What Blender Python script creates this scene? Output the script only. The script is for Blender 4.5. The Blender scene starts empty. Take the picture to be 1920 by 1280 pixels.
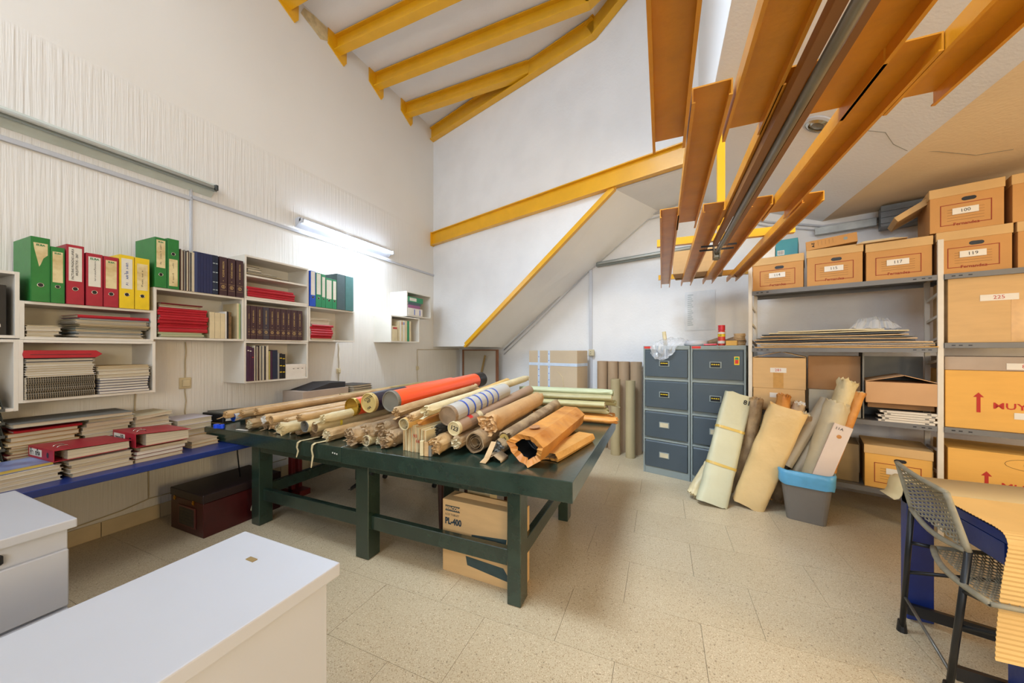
import bpy, bmesh, math, random
from mathutils import Vector, Matrix, noise
R = math.radians
C = bpy.context.scene.collection
sc = bpy.context.scene
random.seed(7)

# ---------------------------------------------------------------- camera, exposure, lights
HC, FOC, V0 = 1.3, 654.0, 655.0
cd = bpy.data.cameras.new('camera'); cam = bpy.data.objects.new('camera', cd); C.objects.link(cam)
cam.location = (0, 0, HC); cam.rotation_euler = (R(90), 0, math.atan2(.394, .919))
cd.sensor_width = 36; cd.lens = 36*FOC/1920; cd.shift_y = 15/1920; cd.clip_start = .02
sc.camera = cam
sc.view_settings.view_transform = 'Standard'; sc.view_settings.look = 'None'
sc.view_settings.gamma = 1; sc.view_settings.use_curve_mapping = False
sc.view_settings.exposure = 0.12
w = bpy.data.worlds.new('world'); sc.world = w; w.use_nodes = True
w.node_tree.nodes['Background'].inputs[0].default_value = (.75, .85, 1, 1)
w.node_tree.nodes['Background'].inputs[1].default_value = .5

def area(name, loc, target, sx, sy, power, col, spread=180):
    l = bpy.data.lights.new(name, 'AREA'); l.shape = 'RECTANGLE'; l.size = sx; l.size_y = sy
    l.energy = power; l.color = col; l.spread = R(spread)
    o = bpy.data.objects.new(name, l); C.objects.link(o); o.location = loc
    o.rotation_euler = (Vector(target)-Vector(loc)).to_track_quat('-Z', 'Y').to_euler()
    o['kind'] = 'structure'
    return o
# added upper fill, assumed daylight from behind the camera and the roof, warm light from the right
area('upper_fill_light', (-1.7, -2.15, 3.9), (-.2, 3.2, 4.3), 2.2, 1.6, 112, (.78, .88, 1))  # unseen bounce fill, added to lift the upper walls and ceiling
area('skylight', (-1.3, 1.0, 4.95), (-.1, 3.7, 0), 1.4, 1.4, 80, (.68, .83, 1), 76)
area('window_light', (.6, -2.15, 1.7), (.9, 3.6, 2.6), 1.8, 1.0, 56, (.76, .88, 1))
area('side_window_light', (3.6, .5, 1.6), (1.0, 3.0, .8), .7, .9, 54, (1, .74, .36))
area('rear_lamp_light', (2.2, -2.1, 1.7), (-2.8, 2, .3), .8, .6, 50, (1, .76, .44))

# ---------------------------------------------------------------- places: x across, y deep (left wall parallel to y), z up
CC, SS = .919, .394
def ray(u, v):
    k = (u-960)/FOC
    return Vector((CC*k-SS, SS*k+CC, -(v-V0)/FOC))
def atz(u, v, z):
    r = ray(u, v); return Vector((0, 0, HC))+r*((z-HC)/r.z)
def atx(u, v, x):
    r = ray(u, v); return Vector((0, 0, HC))+r*(x/r.x)
def aty(u, v, y):
    r = ray(u, v); return Vector((0, 0, HC))+r*(y/r.y)
AB = -math.atan2(.3005, .9535)                       # the back wall is turned a little
def BW(s, n, z=0): return Vector((.9535*s+.3005*n, -.3005*s+.9535*n, z))
def atb(u, v, n):
    r = ray(u, v); p = Vector((0, 0, HC))+r*(n/(r.x*.3005+r.y*.9535))
    return (p.x*.9535-p.y*.3005, p.z)

# ---------------------------------------------------------------- helpers
def lin(c):
    return tuple(((x/255)/12.92 if x <= 10 else (((x/255)+.055)/1.055)**2.4) for x in c)+(1,)
MATS = {}
def mat(name, rgb, rough=.6, var=.12, scale=6, bump=0, bscale=60, metal=0, alt=None, coat=0, stretch=(1, 1, 1), detail=4, spec=.5, objvar=0):
    if name in MATS: return MATS[name]
    m = bpy.data.materials.new(name); m.use_nodes = True; nt = m.node_tree; N = nt.nodes; L = nt.links
    b = N['Principled BSDF']; b.inputs['Roughness'].default_value = rough; b.inputs['Metallic'].default_value = metal
    b.inputs['Specular IOR Level'].default_value = spec
    if coat: b.inputs['Coat Weight'].default_value = coat; b.inputs['Coat Roughness'].default_value = .15
    tc = N.new('ShaderNodeTexCoord'); mp = N.new('ShaderNodeMapping'); mp.inputs['Scale'].default_value = stretch
    L.new(tc.outputs['Object'], mp.inputs[0])
    c = lin(rgb); c2 = lin(alt) if alt else tuple(x*(1-var) for x in c[:3])+(1,)
    n = N.new('ShaderNodeTexNoise'); n.inputs['Scale'].default_value = scale; n.inputs['Detail'].default_value = detail
    L.new(mp.outputs[0], n.inputs['Vector'])
    mx = N.new('ShaderNodeMix'); mx.data_type = 'RGBA'
    mx.inputs[6].default_value = c; mx.inputs[7].default_value = c2
    rp = N.new('ShaderNodeMapRange'); rp.inputs[1].default_value = .38; rp.inputs[2].default_value = .66
    L.new(n.outputs[0], rp.inputs[0]); L.new(rp.outputs[0], mx.inputs[0])
    out = mx.outputs[2]
    if objvar:
        oi = N.new('ShaderNodeObjectInfo'); mr = N.new('ShaderNodeMapRange'); mr.inputs[3].default_value = 1-objvar; mr.inputs[4].default_value = 1+objvar*.6
        L.new(oi.outputs['Random'], mr.inputs[0]); hs = N.new('ShaderNodeHueSaturation'); L.new(mr.outputs[0], hs.inputs['Value']); L.new(out, hs.inputs['Color']); out = hs.outputs[0]
    L.new(out, b.inputs['Base Color'])
    if bump:
        n2 = N.new('ShaderNodeTexNoise'); n2.inputs['Scale'].default_value = bscale; n2.inputs['Detail'].default_value = 3
        L.new(mp.outputs[0], n2.inputs['Vector'])
        bp = N.new('ShaderNodeBump'); bp.inputs['Strength'].default_value = bump; bp.inputs['Distance'].default_value = .01
        L.new(n2.outputs[0], bp.inputs['Height']); L.new(bp.outputs[0], b.inputs['Normal'])
    MATS[name] = m
    return m
def emis(name, rgb, s):
    m = bpy.data.materials.new(name); m.use_nodes = True; b = m.node_tree.nodes['Principled BSDF']
    b.inputs['Base Color'].default_value = lin(rgb); b.inputs['Emission Color'].default_value = lin(rgb); b.inputs['Emission Strength'].default_value = s
    return m

class MB:
    def __init__(s): s.b = bmesh.new(); s.mi = 0
    def face(s, pts):
        f = s.b.faces.new([s.b.verts.new(p) for p in pts]); f.material_index = s.mi; return f
    def box(s, x0, x1, y0, y1, z0, z1, M=None):
        P = [Vector((x, y, z)) for z in (z0, z1) for y in (y0, y1) for x in (x0, x1)]
        if M: P = [M @ p for p in P]
        v = [s.b.verts.new(p) for p in P]
        for q in ((0, 2, 3, 1), (4, 5, 7, 6), (0, 1, 5, 4), (1, 3, 7, 5), (3, 2, 6, 7), (2, 0, 4, 6)):
            f = s.b.faces.new([v[i] for i in q]); f.material_index = s.mi
        return s
    def prism(s, pts, d):
        a = [s.b.verts.new(p) for p in pts]; b = [s.b.verts.new(Vector(p)+Vector(d)) for p in pts]
        n = len(a); s.b.faces.new(a[::-1]).material_index = s.mi; s.b.faces.new(b).material_index = s.mi
        for i in range(n): s.b.faces.new((a[i], a[(i+1) % n], b[(i+1) % n], b[i])).material_index = s.mi
        return s
    def bar(s, p, q, w, h, up=(0, 0, 1)):
        p, q = Vector(p), Vector(q); d = (q-p).normalized(); u = Vector(up); sd = d.cross(u).normalized(); u = sd.cross(d)
        c = [p+sd*a*w/2+u*b*h/2 for a, b in ((-1, -1), (1, -1), (1, 1), (-1, 1))]
        return s.prism(c, q-p)
    def tube(s, pts, r, n=8, caps=True):
        pts = [Vector(p) for p in pts]; rs = r if isinstance(r, (list, tuple)) else [r]*len(pts); rings = []
        up = Vector((0, 0, 1)); d0 = (pts[1]-pts[0]).normalized()
        if abs(d0.z) > .9: up = Vector((1, 0, 0))
        for i, p in enumerate(pts):
            d = (pts[min(i+1, len(pts)-1)]-pts[max(i-1, 0)]).normalized()
            a = d.cross(up)
            if a.length < 1e-4: a = d.orthogonal()
            a.normalize(); b = a.cross(d); up = b
            rings.append([s.b.verts.new(p+(a*math.cos(2*math.pi*k/n)+b*math.sin(2*math.pi*k/n))*rs[i]) for k in range(n)])
        for i in range(len(rings)-1):
            for k in range(n):
                s.b.faces.new((rings[i][k], rings[i][(k+1) % n], rings[i+1][(k+1) % n], rings[i+1][k])).material_index = s.mi
        if caps: s.b.faces.new(rings[0][::-1]).material_index = s.mi; s.b.faces.new(rings[-1]).material_index = s.mi
        return s
    def strip(s, rows):
        V = [[s.b.verts.new(p) for p in r] for r in rows]
        for i in range(len(V)-1):
            for k in range(len(V[0])-1):
                s.b.faces.new((V[i][k], V[i][k+1], V[i+1][k+1], V[i+1][k])).material_index = s.mi
        return s
    def build(s, name, m, parent=None, smooth=False, bevel=0, seg=1, solid=0, loc=None, rz=0, kind=None):
        if bevel: bmesh.ops.bevel(s.b, geom=list(s.b.edges), offset=bevel, segments=seg, affect='EDGES', profile=.6)
        bmesh.ops.recalc_face_normals(s.b, faces=list(s.b.faces))
        me = bpy.data.meshes.new(name); s.b.to_mesh(me); s.b.free()
        for k in (m if isinstance(m, (list, tuple)) else [m]): me.materials.append(k)
        if smooth:
            for p in me.polygons: p.use_smooth = True
        o = bpy.data.objects.new(name, me); C.objects.link(o)
        if parent: o.parent = parent
        if loc is not None: o.location = loc
        o.rotation_euler[2] = rz
        if solid:
            md = o.modifiers.new('s', 'SOLIDIFY'); md.thickness = solid; md.offset = 0
        if kind: o['kind'] = kind
        return o
def T(name, label, cat, loc=(0, 0, 0), rz=0, group=None):
    o = bpy.data.objects.new(name, None); C.objects.link(o); o.location = loc; o.rotation_euler[2] = rz; o.empty_display_size = .05
    o['label'] = label; o['category'] = cat
    if group: o['group'] = group
    return o
def tag(o, label, cat, group=None):
    o['label'] = label; o['category'] = cat
    if group: o['group'] = group
    return o
def copytree(o, parent=None):
    c = o.copy(); C.objects.link(c); c.parent = parent
    for ch in [x for x in bpy.data.objects if x.parent == o]: copytree(ch, c)
    return c
def letters(txt, size, m, parent, loc, rot, name='lettering', align='CENTER', sx=1.0, bold=0, ext=.0002, al_y='CENTER'):
    cu = bpy.data.curves.new('t', 'FONT'); cu.body = txt; cu.size = size; cu.extrude = ext; cu.align_x = align; cu.align_y = al_y; cu.resolution_u = 2; cu.offset = bold
    o = bpy.data.objects.new('t', cu); C.objects.link(o)
    dg = bpy.context.evaluated_depsgraph_get(); me = bpy.data.meshes.new_from_object(o.evaluated_get(dg))
    bpy.data.objects.remove(o); bpy.data.curves.remove(cu)
    me.materials.clear(); me.materials.append(m)
    o = bpy.data.objects.new(name, me); C.objects.link(o); o.parent = parent; o.location = loc; o.rotation_euler = rot; o.scale = (sx, 1, 1)
    return o
def ordn(i): return ['', 'first', 'second', 'third', 'fourth', 'fifth', 'sixth', 'seventh', 'eighth', 'ninth', 'tenth', 'eleventh', 'twelfth', 'thirteenth', 'fourteenth', 'fifteenth', 'sixteenth', 'seventeenth', 'eighteenth', 'nineteenth', 'twentieth'][i]

def scribble(n, L_, h, m, parent, loc, rot, seed=1, name='handwriting'):
    """n joined pen strokes along L_ in local x, letters h tall"""
    r = random.Random(seed); b = MB(); st = L_/n
    for k in range(n):
        if r.random() < .16: continue
        x = -L_/2+k*st; a = h*(.9 if r.random() < .3 else .55); w_ = h*.07
        for (p, q) in (((x, 0), (x+st*.1, a)), ((x+st*.1, a), (x+st*.6, a*.9)), ((x+st*.6, a*.9), (x+st*.65, 0)), ((x+st*.1, a*.45), (x+st*.6, a*.5))):
            if r.random() < .2: continue
            p = Vector((p[0], p[1]-h*.35, 0)); q = Vector((q[0], q[1]-h*.35, 0)); d = (q-p).normalized()*w_; nn = Vector((-d.y, d.x, 0))
            b.face([p-nn, q-nn, q+nn, p+nn])
    o = b.build(name, m, parent, kind='stuff'); o.location = loc; o.rotation_euler = rot; return o
# ---------------------------------------------------------------- materials
M_wall = mat('white_plaster', (234, 233, 232), .75, .05, 3, .25, 35)
M_ceil = mat('white_ceiling_paint', (238, 238, 238), .8, .04, 2, .15, 50)
M_cream = mat('cream_ceiling', (226, 204, 174), .8, .06, 2, .15, 50)  # low flat ceiling, creamier in tone than the white slope
M_yel = mat('yellow_beam_paint', (232, 172, 24), .35, .08, 5, .1, 40, coat=.2)
M_yel2 = mat('ochre_channel_paint', (222, 150, 26), .42, .16, 7, .15, 30, coat=.15)
M_green = mat('dark_green_paint', (38, 56, 46), .22, .3, 9, .15, 60, coat=.5)
M_blue = mat('blue_desk_paint', (26, 50, 122), .35, .15, 8, .05, 60)
M_white = mat('white_laminate', (192, 194, 200), .35, .03, 4)
M_shelf = mat('white_shelf_board', (222, 217, 206), .5, .05, 5)
M_kraft = mat('kraft_paper', (206, 172, 124), .42, .2, 7, .6, 28, alt=(184, 146, 98), objvar=.16)
M_kraft2 = mat('orange_kraft_paper', (206, 142, 66), .55, .15, 7, .5, 30, alt=(178, 112, 44), objvar=.08)
M_card = mat('brown_cardboard', (206, 168, 116), .8, .08, 5, .12, 90, stretch=(1, 1, 6))
M_card2 = mat('orange_cardboard', (222, 168, 82), .75, .06, 4, .1, 90, stretch=(1, 1, 6))
M_arch = mat('archive_cardboard', (196, 144, 84), .8, .08, 5, .1, 90)
M_paper = mat('white_paper', (224, 218, 208), .85, .08, 12)
M_cream_p = mat('yellowed_paper', (208, 194, 160), .85, .15, 12, .3, 40)
M_black = mat('black_plastic', (22, 22, 24), .45, .2, 20)
M_redf = mat('red_card_folder', (178, 24, 40), .5, .15, 10)
M_steel = mat('grey_shelf_steel', (112, 110, 108), .5, .1, 6, metal=.2)
M_cab = mat('slate_grey_steel', (72, 82, 88), .45, .08, 4, .03, 60)
M_cabf = mat('pale_grey_steel', (138, 146, 142), .5, .08, 5)
M_ink = mat('black_ink', (25, 22, 24), .7)
M_redink = mat('red_print', (182, 42, 30), .7)
M_darkredink = mat('dark_red_print', (150, 50, 26), .7)
M_chrome = mat('chrome', (190, 188, 180), .2, .05, 5, metal=1)

def wall_mat():
    m = bpy.data.materials.new('grooved_white_wall'); m.use_nodes = True; nt = m.node_tree; N = nt.nodes; L = nt.links
    b = N['Principled BSDF']; b.inputs['Roughness'].default_value = .6
    tc = N.new('ShaderNodeTexCoord'); mp = N.new('ShaderNodeMapping'); mp.inputs['Scale'].default_value = (1, 62, 1.6); L.new(tc.outputs['Object'], mp.inputs[0])
    n = N.new('ShaderNodeTexNoise'); n.inputs['Scale'].default_value = 1; n.inputs['Detail'].default_value = 3; n.inputs['Roughness'].default_value = .55; L.new(mp.outputs[0], n.inputs['Vector'])
    sp = N.new('ShaderNodeSeparateXYZ'); L.new(tc.outputs['Object'], sp.inputs[0])
    mr = N.new('ShaderNodeMapRange'); mr.inputs[1].default_value = 3.22; mr.inputs[2].default_value = 3.26; mr.inputs[3].default_value = 1; mr.inputs[4].default_value = .04; L.new(sp.outputs['Z'], mr.inputs[0])
    mu = N.new('ShaderNodeMath'); mu.operation = 'MULTIPLY'; L.new(n.outputs[0], mu.inputs[0]); L.new(mr.outputs[0], mu.inputs[1])
    bp = N.new('ShaderNodeBump'); bp.inputs['Strength'].default_value = .55; bp.inputs['Distance'].default_value = .012; L.new(mu.outputs[0], bp.inputs['Height']); L.new(bp.outputs[0], b.inputs['Normal'])
    n2 = N.new('ShaderNodeTexNoise'); n2.inputs['Scale'].default_value = 1.2; L.new(tc.outputs['Object'], n2.inputs['Vector'])
    mx = N.new('ShaderNodeMix'); mx.data_type = 'RGBA'; mx.inputs[6].default_value = lin((232, 230, 226)); mx.inputs[7].default_value = lin((224, 220, 213)); L.new(n2.outputs[0], mx.inputs[0]); L.new(mx.outputs[2], b.inputs['Base Color'])
    return m
def terrazzo():
    m = bpy.data.materials.new('terrazzo'); m.use_nodes = True; nt = m.node_tree; N = nt.nodes; L = nt.links
    b = N['Principled BSDF']; b.inputs['Roughness'].default_value = .3; b.inputs['Specular IOR Level'].default_value = .4
    tc = N.new('ShaderNodeTexCoord'); oi = N.new('ShaderNodeObjectInfo'); ad = N.new('ShaderNodeVectorMath'); ad.operation = 'ADD'
    L.new(tc.outputs['Object'], ad.inputs[0]); L.new(oi.outputs['Location'], ad.inputs[1])
    base = N.new('ShaderNodeTexNoise'); base.inputs['Scale'].default_value = 2.2; base.inputs['Detail'].default_value = 5; L.new(ad.outputs[0], base.inputs['Vector'])
    mx = N.new('ShaderNodeMix'); mx.data_type = 'RGBA'; mx.inputs[6].default_value = lin((204, 188, 158)); mx.inputs[7].default_value = lin((182, 164, 132)); L.new(base.outputs[0], mx.inputs[0])
    cur = mx.outputs[2]
    for sc_, th, col in ((110, .20, (150, 124, 90)), (90, .14, (226, 210, 180)), (190, .24, (160, 134, 100)), (34, .05, (104, 84, 62))):
        v = N.new('ShaderNodeTexVoronoi'); v.inputs['Scale'].default_value = sc_; L.new(ad.outputs[0], v.inputs['Vector'])
        lt = N.new('ShaderNodeMapRange'); lt.inputs[1].default_value = th; lt.inputs[2].default_value = th+.12; lt.inputs[3].default_value = .75; lt.inputs[4].default_value = 0; L.new(v.outputs['Distance'], lt.inputs[0])
        m2 = N.new('ShaderNodeMix'); m2.data_type = 'RGBA'; L.new(lt.outputs[0], m2.inputs[0]); L.new(cur, m2.inputs[6]); m2.inputs[7].default_value = lin(col); cur = m2.outputs[2]
    hs = N.new('ShaderNodeHueSaturation'); mr = N.new('ShaderNodeMapRange'); mr.inputs[3].default_value = .975; mr.inputs[4].default_value = 1.02; L.new(oi.outputs['Random'], mr.inputs[0]); L.new(mr.outputs[0], hs.inputs['Value']); L.new(cur, hs.inputs['Color'])
    L.new(hs.outputs[0], b.inputs['Base Color'])
    r = N.new('ShaderNodeTexNoise'); r.inputs['Scale'].default_value = 7; L.new(ad.outputs[0], r.inputs['Vector']); rr = N.new('ShaderNodeMapRange'); rr.inputs[3].default_value = .22; rr.inputs[4].default_value = .5; L.new(r.outputs[0], rr.inputs[0]); L.new(rr.outputs[0], b.inputs['Roughness'])
    return m

# ---------------------------------------------------------------- the room
XL, YB = -3.58, -2.3
fl = MB().box(XL-.1, 4.2, YB, 8.2, -.08, -.012).build('floor', mat('floor_grout', (150, 130, 100), .9)); fl['kind'] = 'structure'
TW, TH = .61, .372; tz = terrazzo()
proto = None
for j in range(-4, 14):
    y0 = 1.132+j*TH-TH
    off = -.79 if j % 2 == 1 else -1.05
    for i in range(-5, 9):
        x0 = off+i*TW
        if x0 > 3.3 or x0+TW < XL-.05 or y0 > 6.2: continue
        if (x0+TW/2)*.3005+(y0+TH/2)*.9535 > 4.75 or y0 < -.6: continue
        if proto is None:
            proto = MB().box(.0008, TW-.0008, .0008, TH-.0008, -.012, 0).build('tile', tz, fl)
            proto.location = (x0, y0, 0); t = proto
        else:
            t = proto.copy(); C.objects.link(t); t.location = (x0, y0, 0)
        t.rotation_euler[2] = 0
def S(o): o['kind'] = 'structure'; return o
yc = (3.64+3.58*.3005)/.9535                       # corner of left and upper back wall
yc2 = (4.45+3.58*.3005)/.9535
S(MB().box(XL-.12, XL, YB, yc2+.1, 0, 5.7).build('wall_left', wall_mat()))
def sx(x, n): return (x-.3005*n)/.9535             # s of a point with this x on plane n
n1, n2 = 3.64, 4.45
# upper back wall with its opening below the diagonal
s0, s1, s2, s3 = sx(XL, n1), -4.05, -1.63, sx(.32, n1)
b = MB(); pts = [BW(s0-.03, n1, 1.35), BW(s1, n1, 1.35), BW(s2, n1, 3.05), BW(s3, n1, 3.05), BW(s3, n1, 6.2), BW(s0-.03, n1, 6.2)]
b.prism(pts, BW(0, .12)); S(b.build('wall_back', M_wall))
b = MB(); b.prism([BW(sx(XL, n2)-.1, n2, 0), BW(3.6, n2, 0), BW(3.6, n2, 3.3), BW(sx(XL, n2)-.1, n2, 3.3)], BW(0, .12)); S(b.build('wall_back_lower', M_wall))
# alcove ceiling: low shelf, slope, flat
def slab(name, pts, m, up=.06):
    b = MB(); b.prism(pts, (0, 0, up)); return S(b.build(name, m))
slab('ceiling', [BW(s0-.1, n1+.12, 1.35), BW(s1, n1+.12, 1.35), BW(s1, n2+.1, 1.33), BW(s0-.4, n2+.1, 1.33)], M_ceil)
slab('ceiling_slope', [BW(s1, n1, 1.352), BW(s2, n1, 3.052), BW(-1.41, n2+.1, 3.0), BW(-4.01, n2+.1, 1.33)], M_ceil)
slab('ceiling', [BW(s2, n1, 3.052), BW(s3, n1, 3.052), BW(sx(.32, n2), n2+.1, 3.03), BW(-1.41, n2+.1, 3.0)], M_ceil)
# right slope, low flat ceiling, upright face of the roof well, high ceiling
def zsl(x): return 2.52+.474*(1.405-x)
slab('ceiling_slope', [Vector((.32, YB, zsl(.32))), Vector((1.405, YB, 2.52)), Vector((1.405, 5.0, 2.52)), Vector((.32, 5.0, zsl(.32)))], M_ceil)
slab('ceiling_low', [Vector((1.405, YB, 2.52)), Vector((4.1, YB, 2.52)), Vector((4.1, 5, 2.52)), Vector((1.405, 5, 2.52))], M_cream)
S(MB().box(.3195, .40, YB, 3.8, zsl(.32)+.002, 6.2).build('wall_roof_well', M_ceil))
slab('ceiling_high', [Vector((XL, YB, 5.05)), Vector((-.687, YB, 5.05)), Vector((-.687, 5.2, 5.05)), Vector((XL, 5.2, 5.05))], M_ceil)
slab('ceiling_high', [Vector((-.687, YB, 5.05)), Vector((.45, YB, 5.70)), Vector((.45, 5.2, 5.70)), Vector((-.687, 5.2, 5.05))], M_ceil)
S(MB().box(4.0, 4.1, YB, 4.6, 0, 2.6).build('wall_right', M_wall))
S(MB().box(XL, 4.1, YB-.1, YB, 0, 6.2).build('wall_rear', M_wall))
# skirting tiles of the left wall
bb = S(MB().box(XL, XL+.004, -2, yc2, 0, .1).build('baseboard_left', mat('baseboard_grout', (120, 105, 84), .9)))
p0 = MB().box(0, .009, .002, .308, 0, .105).build('tile', mat('skirting_tile', (216, 198, 160), .35, .1, 8, objvar=.06), bb, bevel=.0015)
for i in range(26):
    t = p0 if i == 0 else p0.copy()
    if i: C.objects.link(t)
    t.location = (XL+.003, -2+i*.31, 0)
b = MB(); b.prism([Vector((XL+.002, y_, z_)) for y_, z_ in ((2.56, 4.93), (2.60, 5.02), (2.72, 5.04), (2.88, 5.04), (2.90, 4.9), (2.80, 4.84), (2.70, 4.88))], (.002, 0, 0)); S(b.build('bare_plaster', mat('bare_plaster', (214, 194, 150), .9, .25, 18, .4, 40)))
# ---------------------------------------------------------------- yellow roof beams
def ibeam(b, p, q, wd, h, t=.012):
    p, q = Vector(p), Vector(q)
    d = (q-p).normalized(); sd = d.cross(Vector((0, 0, 1))).normalized(); up = sd.cross(d)
    for dz in (t/2, h-t/2): b.bar(p+up*dz, q+up*dz, wd, t)
    b.bar(p+up*h/2, q+up*h/2, t, h-t*2)
def pl(x, y, z): return Vector((x, y, z))
for k, y in enumerate((4.26, 3.64, 3.02, 2.40, 1.78, 1.16)):
    xe = -.687
    lab = ['yellow roof rafter nearest the back wall, ending on the edge beam', 'yellow roof rafter, second from the back wall', 'yellow roof rafter, third from the back wall', 'short bit of yellow rafter at the top left of the photo', 'yellow rafter over the camera side of the left wall', 'yellow rafter overhead beside the camera'][k]
    t = T('roof_rafter', lab, 'beam', (XL, y, 4.86), group=None)
    b = MB()
    if k == 0: ibeam(b, (0, 0, 0), ((3.6-.9535*y)/.3005-XL-.05, 0, 0), .10, .175)
    else:
        ibeam(b, (0, 0, 0), (xe-XL, 0, 0), .10, .175)
        ibeam(b, (xe-XL, 0, 0), (.32-XL, 0, .577*(.32-xe)), .10, .175)
    b.build('beam', M_yel, t)
    bk = MB(); bk.prism([Vector((.002, -.13, .19)), Vector((.002, .13, .19)), Vector((.002, .13, -.04)), Vector((.002, .09, -.10)), Vector((.002, -.13, .01))], (.012, 0, 0)); bk.build('bracket', M_yel, t)
t = T('edge_beam', 'yellow beam along the top of the back wall, bent upward at its right', 'beam', BW(s0, n1-.05, 4.83))
b = MB(); lo = Matrix.Identity(4)
P = lambda s, z: BW(s-s0, 0, z-4.83)
ibeam(b, P(s0, 4.83), P(-1.868, 4.83), .09, .20); ibeam(b, P(-1.868, 4.83), P(s3, 4.83+.55*(s3+1.868)), .09, .20); b.build('beam', M_yel, t)
# header beam and diagonal trim over the alcove
t = T('header_beam', 'long yellow steel beam across the white back wall', 'beam', BW(s0+.03, n1, 3.06))
b = MB(); L_ = s3-s0+.35
b.bar(BW(0, -.03, .105), BW(L_, -.03, .105), .012, .20); b.bar(BW(0, -.04, .205), BW(L_, -.04, .205), .075, .012); b.bar(BW(0, -.04, .006), BW(L_, -.04, .006), .075, .012)
b.build('beam', M_yel, t); b = MB(); b.bar(BW(-.012, -.04, .105), BW(-.002, -.04, .105), .08, .23); b.build('end_plate', M_yel, t)
t = T('diagonal_beam', 'thin yellow angle beam running down the diagonal edge of the sloping alcove', 'beam', BW(s1, n1, 1.35))
b = MB(); q = BW(s2-s1, 0, 1.70)
b.bar(BW(0, -.02, .03), q+BW(0, -.02, .03), .05, .05); b.bar(BW(0, -.035, -.005), q+BW(0, -.035, -.005), .05, .03); b.build('beam', M_yel, t)
# ================================================================ books, binders, papers: builders
def U_cover(b, w, h, d, t=.003):
    b.box(-d, 0, 0, t, 0, h); b.box(-d, 0, w-t, w, 0, h); b.box(-t, 0, t, w-t, 0, h)
def binder(loc, w, h, cm, label, d=.275, cat='binder', lab=None, ring=True, group=None, rz=0, txt=None, ringz=.26, rot=None):
    t = T('lever_arch_binder', label, cat, loc, rz, group)
    if rot: t.rotation_euler = rot
    b = MB(); U_cover(b, w, h, d); b.build('cover', cm, t, bevel=.0008)
    MB().box(-d+.02, -.012, .006, w-.010, .006, h-.015).build('page_block', M_paper, t)
    if lab:
        z0, z1, m = lab[:3]
        lw = w*.74
        if len(lab) > 3:                                  # torn label
            b = MB(); b.prism([Vector((0.0003, w/2-lw*.5, z1)), Vector((.0003, w/2-lw*.45, z1-.03)), Vector((.0003, w/2-.1*lw, z0)), Vector((.0003, w/2, z0+.012)), Vector((.0003, w/2+lw*.2, z0+.05)), Vector((.0003, w/2+lw*.5, z0+.07)), Vector((.0003, w/2+lw*.5, z1))], (.0006, 0, 0))
        else: b = MB().box(0.0002, .001, w/2-lw/2, w/2+lw/2, z0, z1)
        lo = b.build('spine_label', m, t)
        if txt:
            for i, (s, sz, off, mm, orient) in enumerate(txt):
                if orient == 's': scribble(int(s), (z1-z0)*.75, sz, mm, lo, (.0012, w/2+off*lw, (z0+z1)/2), (R(90), R(-90), R(90)), seed=int(loc[1]*1000))
                elif orient == 'v': letters(s, sz, mm, lo, (.0012, w/2+off*lw, (z0+z1)/2), (R(90), R(-90), R(90)), bold=.0002)
                else: letters(s, sz, mm, lo, (.0012, w/2, z1-off), (R(90), 0, R(90)), bold=.0006)
    if ring:
        rr = min(.0125, w*.2)
        ob = MB(); n = 16; rows = []
        for k in range(n+1):
            a = 2*math.pi*k/n; c, s_ = math.cos(a), math.sin(a)
            rows.append([Vector((.0008, w/2+c*rr, ringz*h+s_*rr)), Vector((.002, w/2+c*rr*.86, ringz*h+s_*rr*.86)), Vector((-.001, w/2+c*rr*.72, ringz*h+s_*rr*.72))])
        ob.strip(rows); ro = ob.build('finger_ring', M_chrome, t, smooth=True)
        hb = MB(); hb.face([Vector((.0005, w/2+math.cos(2*math.pi*k/n)*rr*.78, ringz*h+math.sin(2*math.pi*k/n)*rr*.78)) for k in range(n)]); hb.build('hole', M_black, ro)
    return t
def book(loc, w, h, cm, label, d=.22, cat='book', group=None, name='book', gold=None, pm=None, rot=None, stripes=None):
    t = T(name, label, cat, loc, 0, group)
    if rot: t.rotation_euler = rot
    b = MB(); U_cover(b, w, h, d, min(.002, w*.15)); b.build('cover', cm, t)
    e = min(.002, w*.15)
    MB().box(-d+.004, -.004, e, w-e, .004, h-.005).build('page_block', pm or M_paper, t)
    if gold:
        letters(gold, min(w*.34, .019), M_gold, t, (.0006, w/2, h*.68), (R(90), R(90), R(90)), bold=.0002)
        b = MB(); b.box(.0002, .0006, w*.08, w*.92, h*.295, h*.300); b.box(.0002, .0006, w*.08, w*.92, h*.13, h*.135)
        for k in range(12):
            a = 2*math.pi*k/12; a2 = 2*math.pi*(k+1)/12; r1, r0 = w*.27, w*.2; cz = h*.22
            b.face([Vector((.0006, w/2+math.cos(x)*r, cz+math.sin(x)*r)) for x, r in ((a, r0), (a, r1), (a2, r1), (a2, r0))])
        b.box(.0002, .0006, w/2-w*.05, w/2+w*.05, h*.19, h*.25); b.box(.0002, .0006, w*.44, w*.56, h*.37, h*.385)
        b.build('gold_emblem', M_gold, t)
    if stripes:
        b = MB()
        for z in stripes[1:]: b.box(.0002, .0007, w*.1, w*.9, h*z, h*z+.007); b.build('spine_band', stripes[0], t); b = MB()
        b.b.free()
    return t
M_gold = mat('gold_print', (196, 170, 110), .4, .1, 20, metal=.4)
M_paperv = mat('page_edges', (206, 194, 170), .85, .25, 3, .4, 8, stretch=(1, 1, 55))
M_folder = mat('manila_folder', (206, 178, 128), .75, .12, 6)
M_greyf = mat('grey_card', (120, 118, 110), .7, .15, 8)
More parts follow.
